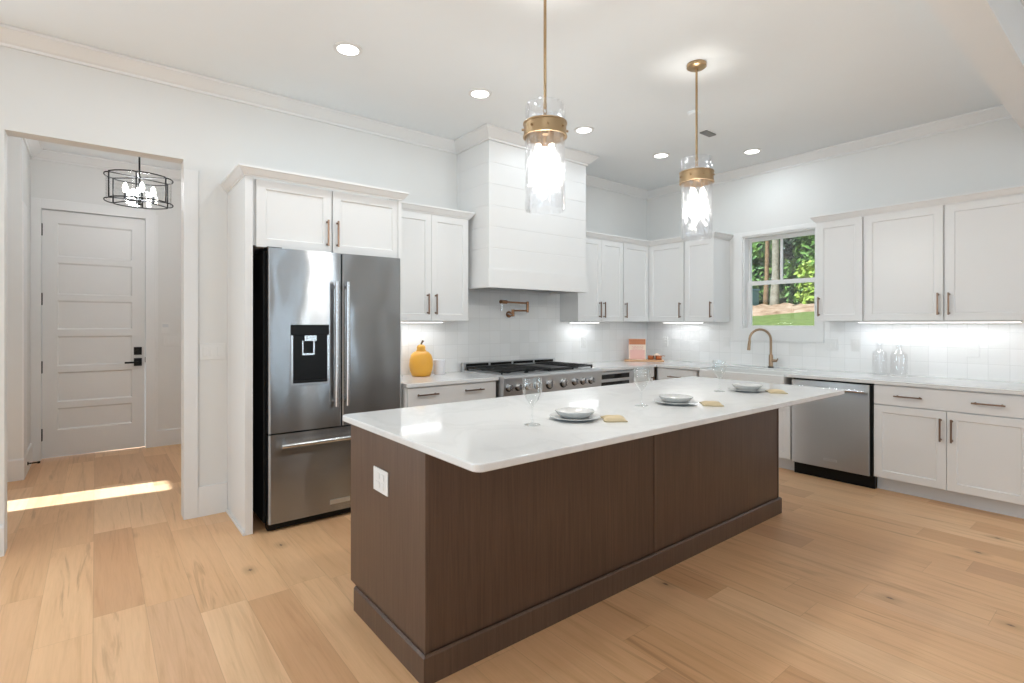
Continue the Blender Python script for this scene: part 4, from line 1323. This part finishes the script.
vt = thing('ceiling_vent', 'small grey slotted ceiling vent behind the far pendant rod', 'vent', (4.38, 2.619, CEIL))
build('plate', MB().box(4.30, 4.46, 2.585, 2.655, CEIL - 0.012, CEIL - 0.0005), M['grey'], vt, bevel=0.002)
dt = thing('smoke_detector', 'small round white detector on the ceiling left of the far pendant rod', 'detector', (3.855, 2.432, CEIL))
build('cover', MB().lathe((3.855, 2.432, CEIL), [(0.0001, -0.001), (0.05, -0.001), (0.05, -0.018), (0.042, -0.026), (0.0001, -0.028)], 30), M['ceiling'], dt)

# pendants over the island
PZ = 2.360
p0 = thing('pendant_light', 'brass pendant with water-glass cylinder, nearer one over the island', 'pendant light', (1.786, 1.972, CEIL), 0, 'pendants over the island')
zz = -(CEIL - PZ)
build('canopy', MB().lathe((0, 0, 0), [(0.0001, -0.0005), (0.062, -0.0005), (0.064, -0.006), (0.064, -0.022), (0.05, -0.032), (0.012, -0.036), (0.012, -0.05), (0.0001, -0.05)], 36), M['brass'], p0, True)
build('rod', MB().cyl((0, 0, -0.048), (0, 0, zz + 0.135), 0.0075, seg=14), M['brass'], p0, True)
lk = MB().cyl((0, 0, zz + 0.112), (0, 0, zz + 0.138), 0.0095, seg=12)
lk.tube([(0.010 * math.sin(a_), 0, zz + 0.098 + 0.016 * math.cos(a_)) for a_ in [2 * PI * i / 14 for i in range(14)]], 0.0028, 8, True)
lk.tube([(0, 0.009 * math.sin(a_), zz + 0.073 + 0.016 * math.cos(a_)) for a_ in [2 * PI * i / 14 for i in range(14)]], 0.0028, 8, True)
build('hanging_link', lk, M['brass'], p0, True)
rb = 0.108
bnd = build('band', MB().lathe((0, 0, zz), [(rb, -0.036), (rb + 0.004, -0.036), (rb + 0.004, -0.029), (rb, -0.027), (rb, 0.027), (rb + 0.004, 0.029), (rb + 0.004, 0.036), (rb, 0.036), (rb - 0.003, 0.036), (rb - 0.003, -0.036), (rb, -0.036)], 48), M['brass'], p0, True)
spk = MB().cyl((0, 0, zz - 0.02), (0, 0, zz + 0.058), 0.017, seg=18)
for i in range(3):
    a_ = 2 * PI * i / 3 + 0.4
    spk.tube([(0, 0, zz + 0.012), (math.cos(a_) * 0.06, math.sin(a_) * 0.06, zz + 0.006), (math.cos(a_) * (rb - 0.002), math.sin(a_) * (rb - 0.002), zz)], 0.006, 8)
build('spider', spk, M['brass'], p0, True)
for i in range(8):
    a_ = 2 * PI * i / 8 + 0.2
    build('screw', MB().cyl((math.cos(a_) * (rb - 0.001), math.sin(a_) * (rb - 0.001), zz), (math.cos(a_) * (rb + 0.011), math.sin(a_) * (rb + 0.011), zz), 0.0055, seg=10), M['brass'], p0, True)
gl = MB().lathe((0, 0, zz), [(0.099, 0.125 - 0.535 * i / 40) for i in range(41)], 64)
inn = MB().lathe((0, 0, zz), [(0.094, 0.125 - 0.535 * i / 40) for i in range(41)], 64)
sg = MB()
sg.lathe((0, 0, zz), [(0.0995, 0.128 - 0.53 * i / 40) for i in range(41)] + [(0.0995, -0.4035), (0.098, -0.408), (0.095, -0.408), (0.0935, -0.4035)] + [(0.0935, -0.402 + 0.53 * i / 40) for i in range(41)] + [(0.0995, 0.128)], 72)
for i, p in enumerate(sg.v):
    a_ = math.atan2(p.y, p.x)
    k = 1 + 0.018 * math.sin(7 * a_ + p.z * 40) * math.sin(p.z * 55 + 2 * a_) + 0.013 * math.sin(13 * a_ - p.z * 27)
    if abs(p.z - zz) < 0.05:
        k = 1 + (k - 1) * 0.3
    sg.v[i] = Vector((p.x * k, p.y * k, p.z))
build('glass_shade', sg, M['shade'], p0, True)
for i in range(3):
    a_ = 2 * PI * i / 3 + 0.9
    x_, y_ = 0.038 * math.cos(a_), 0.038 * math.sin(a_)
    so = build('socket', MB().cyl((x_, y_, zz - 0.075), (x_, y_, zz + 0.004), 0.012, seg=14), M['brass'], p0, True)
    build('bulb', MB().lathe((x_, y_, zz), [(0.0001, -0.165), (0.006, -0.158), (0.014, -0.138), (0.017, -0.115), (0.013, -0.09), (0.009, -0.0755), (0.0001, -0.0752)], 18), M['bulb'], so, True)
def pend_light(r):
    l = bpy.data.lights.new('pendant_glow', 'POINT')
    l.energy = 37
    l.color = (1.0, 0.97, 0.91)
    l.shadow_soft_size = 0.085
    o = bpy.data.objects.new('pendant_glow', l)
    COL.objects.link(o)
    o.parent = r
    o.location = (0, 0, zz - 0.20)
p1 = copy_tree(p0, (3.157, 1.972, CEIL), label='brass pendant with water-glass cylinder, farther one with its ceiling canopy in view')
pend_light(p0)
pend_light(p1)

# hall chandelier
HC = (0.309, 5.8)
cz0, cz1 = 2.474, 2.698
ch_ = thing('chandelier', 'small black ring lantern chandelier with glass panels hanging in the hall', 'chandelier', (HC[0], HC[1], CEIL))
build('canopy', MB().lathe((HC[0], HC[1], CEIL), [(0.0001, -0.001), (0.06, -0.001), (0.06, -0.02), (0.02, -0.028), (0.0001, -0.028)], 30), M['blackmetal'], ch_)
build('rod', MB().cyl((HC[0], HC[1], CEIL - 0.027), (HC[0], HC[1], cz1 - 0.02), 0.0075, seg=12).sphere((HC[0], HC[1], cz1 + 0.01), 0.013), M['blackmetal'], ch_)
HA = math.radians(-38.5)
def lobed_r(a_):
    q = abs(((a_ - HA + PI / 6) % (PI / 3)) - PI / 6) / (PI / 6)      # 0 at an upright, 1 mid-panel
    return 0.238 + 0.016 * min(1.0, q * 4.0)


def lobed(z, n=120):
    return [(HC[0] + lobed_r(HA + 2 * PI * i / n) * math.cos(HA + 2 * PI * i / n), HC[1] + lobed_r(HA + 2 * PI * i / n) * math.sin(HA + 2 * PI * i / n), z) for i in range(n)]
for nm, z in (('top_ring', cz1), ('bottom_ring', cz0)):
    build(nm, MB().tube(lobed(z), 0.0055, 8, True), M['blackmetal'], ch_)
for k in range(6):
    a0_ = HA + k * PI / 3
    x_, y_ = HC[0] + 0.238 * math.cos(a0_), HC[1] + 0.238 * math.sin(a0_)
    build('upright', MB().cyl((x_, y_, cz0), (x_, y_, cz1), 0.006, seg=8), M['blackmetal'], ch_)
    vs, fs = [], []
    n = 12
    for rr in (0.2465, 0.2430):
        for z in (cz0 + 0.008, cz1 - 0.008):
            for i in range(n + 1):
                a_ = a0_ + 0.10 + (PI / 3 - 0.20) * i / n
                vs.append((HC[0] + rr * math.cos(a_), HC[1] + rr * math.sin(a_), z))
    m = n + 1
    for i in range(n):
        fs += [(i, i + 1, m + i + 1, m + i), (2 * m + i, 3 * m + i, 3 * m + i + 1, 2 * m + i + 1), (i, 2 * m + i, 2 * m + i + 1, i + 1), (m + i, m + i + 1, 3 * m + i + 1, 3 * m + i)]
    fs += [(0, m, 3 * m, 2 * m), (n, 2 * m + n, 3 * m + n, m + n)]
    build('glass_panel', MB().add(vs, fs, True), M['lantern'], ch_)
xb = MB()
for k in range(3):
    a_ = HA + k * PI / 3
    for z, sag in ((cz0, 0.02), (cz1, -0.0)):
        pts = [(HC[0] + t_ * 0.238 * math.cos(a_), HC[1] + t_ * 0.238 * math.sin(a_), z - 0.0 + sag * (1 - t_ * t_)) for t_ in [-1 + i / 6 for i in range(13)]]
        xb.tube(pts, 0.005, 8)
xb.cyl((HC[0], HC[1], cz0 - 0.01), (HC[0], HC[1], cz1), 0.007, seg=10)
xb.sphere((HC[0], HC[1], cz0 - 0.012), 0.013)
build('cross_frame', xb, M['blackmetal'], ch_)
for k in range(4):
    a_ = HA + PI / 4 + k * PI / 2
    x_, y_ = HC[0] + 0.105 * math.cos(a_), HC[1] + 0.125 * math.sin(a_)
    so = build('candle_sleeve', MB().cyl((x_, y_, cz0 + 0.012), (x_, y_, cz0 + 0.075), 0.011, seg=12).tube([(HC[0], HC[1], cz0 + 0.015), (x_, y_, cz0 + 0.014)], 0.0045, 8), M['blackmetal'], ch_)
    build('bulb', MB().lathe((x_, y_, cz0 + 0.0755), [(0.0001, 0), (0.010, 0.0), (0.018, 0.022), (0.02, 0.04), (0.015, 0.065), (0.006, 0.085), (0.0001, 0.09)], 16), M['hallbulb'], so)
l = bpy.data.lights.new('chandelier_glow', 'POINT')
l.energy = 30
l.color = (0.9, 0.95, 1.0)
l.shadow_soft_size = 0.12
o = bpy.data.objects.new('chandelier_glow', l)
COL.objects.link(o)
o.parent = ch_
o.location = (0, 0, cz0 + 0.12 - CEIL)

# strip lights under the wall cabinets
def strip(label, x0, x1, y0, y1, power):
    along_x = (x1 - x0) > (y1 - y0)
    r = thing('under_cabinet_light', label, 'strip light', ((x0 + x1) / 2, (y0 + y1) / 2, UZ0), 0, 'strip lights under the wall cabinets')
    build('housing', MB().box(x0, x1, y0, y1, UZ0 - 0.012, UZ0 - 0.0005), M['plastic'], r)
    build('diffuser', MB().box(x0 + 0.006, x1 - 0.006, y0 + 0.006, y1 - 0.006, UZ0 - 0.0155, UZ0 - 0.0121), M['led'], r)
    a = area('strip_glow', (0, 0, 0), (0, 0, -1), x1 - x0 - 0.02, y1 - y0 - 0.01, power, (0.93, 0.98, 1.03))
    a.parent = r
    a.location = (0, 0, -0.018)
strip('slim lit strip under the wall cabinet by the refrigerator', 1.93, 2.50, 4.15, 4.185, 1.1)
strip('slim lit strip under the wall cabinet right of the hood', 4.15, 4.62, 4.15, 4.185, 1.0)
strip('slim lit strip under the corner cabinets of the window wall', 5.56, 5.595, 3.40, 3.95, 1.1)
strip('slim lit strip under the wall cabinets right of the window', 5.56, 5.595, 0.70, 1.80, 2.1)

# ------------------------------------------------------------------ garden beyond the window
def ground(name, pts, mat, label, y0=2.0, y1=20.0, ny=24, rough=0.0):
    """rolling strip: (x, z) section swept along y"""
    rnd = random.Random(5)
    vs, fs = [], []
    for j in range(ny + 1):
        y = y0 + (y1 - y0) * j / ny
        for i, (x, z) in enumerate(pts):
            vs.append((x, y, z + 0.05 * math.sin(y * 1.3 + x) + 0.04 * math.sin(x * 2.1 - y * 0.7) + rough * rnd.uniform(-1, 1)))
    n = len(pts)
    for j in range(ny):
        for i in range(n - 1):
            a = j * n + i
            fs.append((a, a + 1, a + n + 1, a + n))
    o = struct(name, MB().add(vs, fs, True), mat, label, 'ground')
    return o

def noisy(name, c0, c1, c2, scale, rough=0.9):
    k = NT(name)
    n = k.n('ShaderNodeTexNoise', {'Vector': k.coords((1, 1, 1)), 'Scale': scale, 'Detail': 5.0, 'Roughness': 0.65})
    k.set(Base_Color=k.ramp(n.outputs[0], [(0.3, c0), (0.5, c1), (0.7, c2)]), Roughness=rough)
    k.bsdf.inputs['Specular IOR Level'].default_value = 0.1
    return k.m

def leafmat(name, c0, c1):
    k = NT(name)
    tc = k.n('ShaderNodeTexCoord')
    n = k.n('ShaderNodeTexNoise', {'Vector': tc.outputs['Object'], 'Scale': 2.4, 'Detail': 3.0})
    k.set(Base_Color=k.ramp(n.outputs[0], [(0.35, c0), (0.65, c1)]), Roughness=0.55)
    k.bsdf.inputs['Specular IOR Level'].default_value = 0.25
    return k.m

M['grass'] = noisy('lawn_grass', rgb(70, 82, 42), rgb(94, 106, 56), rgb(122, 128, 76), 5.0)
M['dirt'] = noisy('bare_bank', rgb(112, 86, 66), rgb(150, 122, 98), rgb(172, 148, 126), 2.2)
M['forest'] = noisy('forest_floor', rgb(40, 50, 24), rgb(66, 80, 36), rgb(90, 100, 50), 2.0)
M['bark'] = noisy('pale_bark', rgb(112, 102, 86), rgb(146, 136, 118), rgb(168, 158, 142), 5.0)
M['bark2'] = noisy('brown_bark', rgb(104, 80, 58), rgb(140, 110, 80), rgb(160, 130, 98), 5.0)
LEAF = [leafmat('leaf_dark', rgb(30, 62, 24), rgb(72, 112, 46)), leafmat('leaf_mid', rgb(52, 92, 34), rgb(120, 152, 66)), leafmat('leaf_yellow', rgb(120, 146, 50), rgb(178, 192, 92))]

ground('ground', [(6.0, -0.3), (8.0, 0.35), (12.0, 1.25), (15.0, 1.50), (18.0, 1.70)], M['grass'], 'mown lawn rising outside the window')
ground('ground_bank', [(17.9, 1.64), (18.1, 1.74), (18.4, 1.81), (18.8, 1.9), (19.2, 1.97), (19.7, 2.05), (20.2, 2.09), (20.7, 2.12)], M['dirt'], 'bare earth bank above the lawn', 5.0, 14.0, 60, 0.06)
ground('ground_forest', [(20.5, 2.10), (24.0, 2.3), (30.0, 3.2), (44.0, 4.5)], M['forest'], 'shaded forest floor beyond the bank', -2, 34)


def gz(x):
    P = [(6.0, -0.3), (8.0, 0.35), (12.0, 1.25), (15.0, 1.50), (18.0, 1.70), (18.6, 1.86), (19.6, 2.04), (20.6, 2.12), (24, 2.3), (30, 3.2), (44, 4.5)]
    for (a, b), (c, d) in zip(P, P[1:]):
        if a <= x <= c:
            return b + (d - b) * (x - a) / (c - a)
    return 0


def foliage(cx, cy, cz, rx, ry, rz, n, size, rnd):
    vs, fs = [], []
    blobs = [(rnd.uniform(-1, 1), rnd.uniform(-1, 1), rnd.uniform(-1, 1), rnd.uniform(0.25, 0.5)) for _ in range(26)]
    for _ in range(n):
        b = rnd.choice(blobs)
        th, ph = rnd.uniform(0, 2 * PI), math.acos(rnd.uniform(-1, 1))
        rr = b[3] * rnd.uniform(0.75, 1.0)
        p = Vector((cx + rx * (b[0] * 0.7 + rr * math.sin(ph) * math.cos(th)), cy + ry * (b[1] * 0.7 + rr * math.sin(ph) * math.sin(th)), cz + rz * (b[2] * 0.7 + rr * math.cos(ph))))
        nrm = Vector((math.sin(ph) * math.cos(th) + rnd.uniform(-.7, .7), math.sin(ph) * math.sin(th) + rnd.uniform(-.7, .7), math.cos(ph) + rnd.uniform(-.2, 1.0))).normalized()
        a = nrm.orthogonal().normalized()
        a.rotate(Matrix.Rotation(rnd.uniform(0, 6.28), 3, nrm))
        c = nrm.cross(a)
        s = size * rnd.uniform(0.6, 1.25)
        o = len(vs)
        vs += [p + a * s, p + c * s * 0.45 + nrm * s * 0.08, p - a * s, p - c * s * 0.45 + nrm * s * 0.08]
        fs.append((o, o + 1, o + 2, o + 3))
    return MB().add(vs, fs)


def tree(name, label, cat, x, y, h, r, crown, leaf, bark=None, lean_=(0, 0), n=2600, size=0.2, seed=0, group=None):
    rnd = random.Random(seed)
    z0 = gz(x) - 0.12
    t = thing(name, label, cat, (x, y, z0), 0, group)
    if bark:
        pts, rs = [], []
        for i in range(9):
            k = i / 8
            pts.append((x + lean_[0] * k * h + 0.06 * math.sin(k * 9 + seed), y + lean_[1] * k * h + 0.05 * math.cos(k * 7 + seed), z0 + k * h))
            rs.append(r * (1.35 - 0.35 * min(1, k * 8)) * (1 - 0.45 * k))
        build('trunk', MB().tube(pts, rs, 14), bark, t)
    if crown:
        cx, cy, cz, rx, ry, rz = crown
        build('foliage', foliage(cx, cy, cz, rx, ry, rz, n, size, rnd), leaf, t, weld=False)
    return t

TG = 'trees beyond the lawn'
tree('tree', 'tall pale-barked tree in the middle of the window view', 'tree', 20.8, 9.60, 11.0, 0.135, (20.8, 9.3, 11.5, 0.8, 0.9, 2.2), LEAF[1], M['bark'], (0, 0.0), 2200, 0.2, 1, TG)
tree('tree', 'thinner leaning brown-barked tree left of the pale trunk', 'tree', 21.0, 10.10, 10.0, 0.085, (21.1, 9.7, 10.8, 0.6, 0.7, 1.5), LEAF[0], M['bark2'], (0.0, -0.045), 1600, 0.2, 2, TG)
specs = [(23.2, 11.9, 5.2, 0.12, (23.2, 11.9, 4.9, 0.9, 1.35, 2.3), 1, 'bushy green tree at the left of the window view'),
         (23.2, 8.2, 6.0, 0.12, (23.2, 8.2, 5.2, 0.9, 1.5, 2.6), 1, 'bushy green tree right of the pale trunk'),
         (26.2, 10.2, 7.5, 0.14, (26.2, 10.2, 6.0, 1.2, 2.0, 3.4), 0, 'dark green tree directly behind the pale trunk'),
         (26.2, 15.3, 8.0, 0.15, (26.2, 15.3, 6.0, 1.2, 2.0, 3.4), 0, 'dark green tree far back on the left'),
         (26.2, 5.1, 8.0, 0.15, (26.2, 5.1, 6.0, 1.2, 2.0, 3.4), 0, 'dark green tree far back on the right'),
         (30.0, 8.2, 9.0, 0.16, (30.0, 8.2, 6.8, 1.5, 2.9, 3.9), 0, 'broad dark tree closing the view behind, right of the middle'),
         (30.0, 15.6, 9.0, 0.16, (30.0, 15.6, 6.8, 1.5, 2.9, 3.9), 0, 'broad dark tree closing the view behind, left of the middle'),
         (23.2, 15.6, 7.0, 0.13, (23.2, 15.6, 5.2, 0.9, 1.6, 2.8), 1, 'green tree beyond the left window jamb'),
         (23.2, 4.4, 7.0, 0.13, (23.2, 4.4, 5.2, 0.9, 1.6, 2.8), 1, 'green tree beyond the right window jamb')]
for i, (x, y, h, r, cr, lf, lab) in enumerate(specs):
    tree('tree', lab, 'tree', x, y, h, r, cr, LEAF[lf], M['bark2'], (0, 0), 5200, 0.19, 10 + i, TG)
shr = [(21.1, 7.95, 1.0, 1.0, 2, 'yellow-green shrub right of the pale trunk on the bank'), (21.1, 5.9, 0.8, 0.8, 1, 'green shrub at the right end of the bank'),
       (21.3, 11.4, 0.75, 0.8, 1, 'green shrub left of the brown trunk'), (22.3, 9.05, 0.8, 1.2, 1, 'leafy green shrub between the pale trunk and the yellow-green shrub'), (21.3, 13.4, 0.8, 0.9, 1, 'green shrub at the left end of the bank'), (21.3, 4.0, 0.8, 0.9, 0, 'dark shrub beyond the right window jamb')]
for i, (x, y, r, h, lf, lab) in enumerate(shr):
    sb = thing('shrub', lab, 'shrub', (x, y, gz(x)), 0, 'shrubs on the bank')
    build('foliage', foliage(x, y, gz(x) + h * 0.75, 0.5, r, h, 1500, 0.14, random.Random(40 + i)), LEAF[lf], sb, weld=False)
    build('stem', MB().tube([(x, y, gz(x) - 0.1), (x + 0.03, y, gz(x) + h * 0.5), (x, y + 0.05, gz(x) + h)], [0.04, 0.03, 0.02], 8), M['bark2'], sb)
M['teal'] = paint('teal_plastic', rgb(96, 138, 148), 0.5, 0.1)
ub_ = thing('utility_box', 'blue-grey box standing on the bank at the left edge of the window view', 'utility box', (20.4, 10.46, gz(20.4)))
ux, uy, uz = 20.4, 10.46, gz(20.4) - 0.03
build('box_body', MB().box(ux - 0.35, ux + 0.35, uy - 0.28, uy + 0.42, uz, uz + 0.62), M['teal'], ub_, bevel=0.03, seg=3)
build('lid', MB().box(ux - 0.38, ux + 0.38, uy - 0.31, uy + 0.45, uz + 0.6205, uz + 0.69), M['teal'], ub_, bevel=0.02, seg=3)
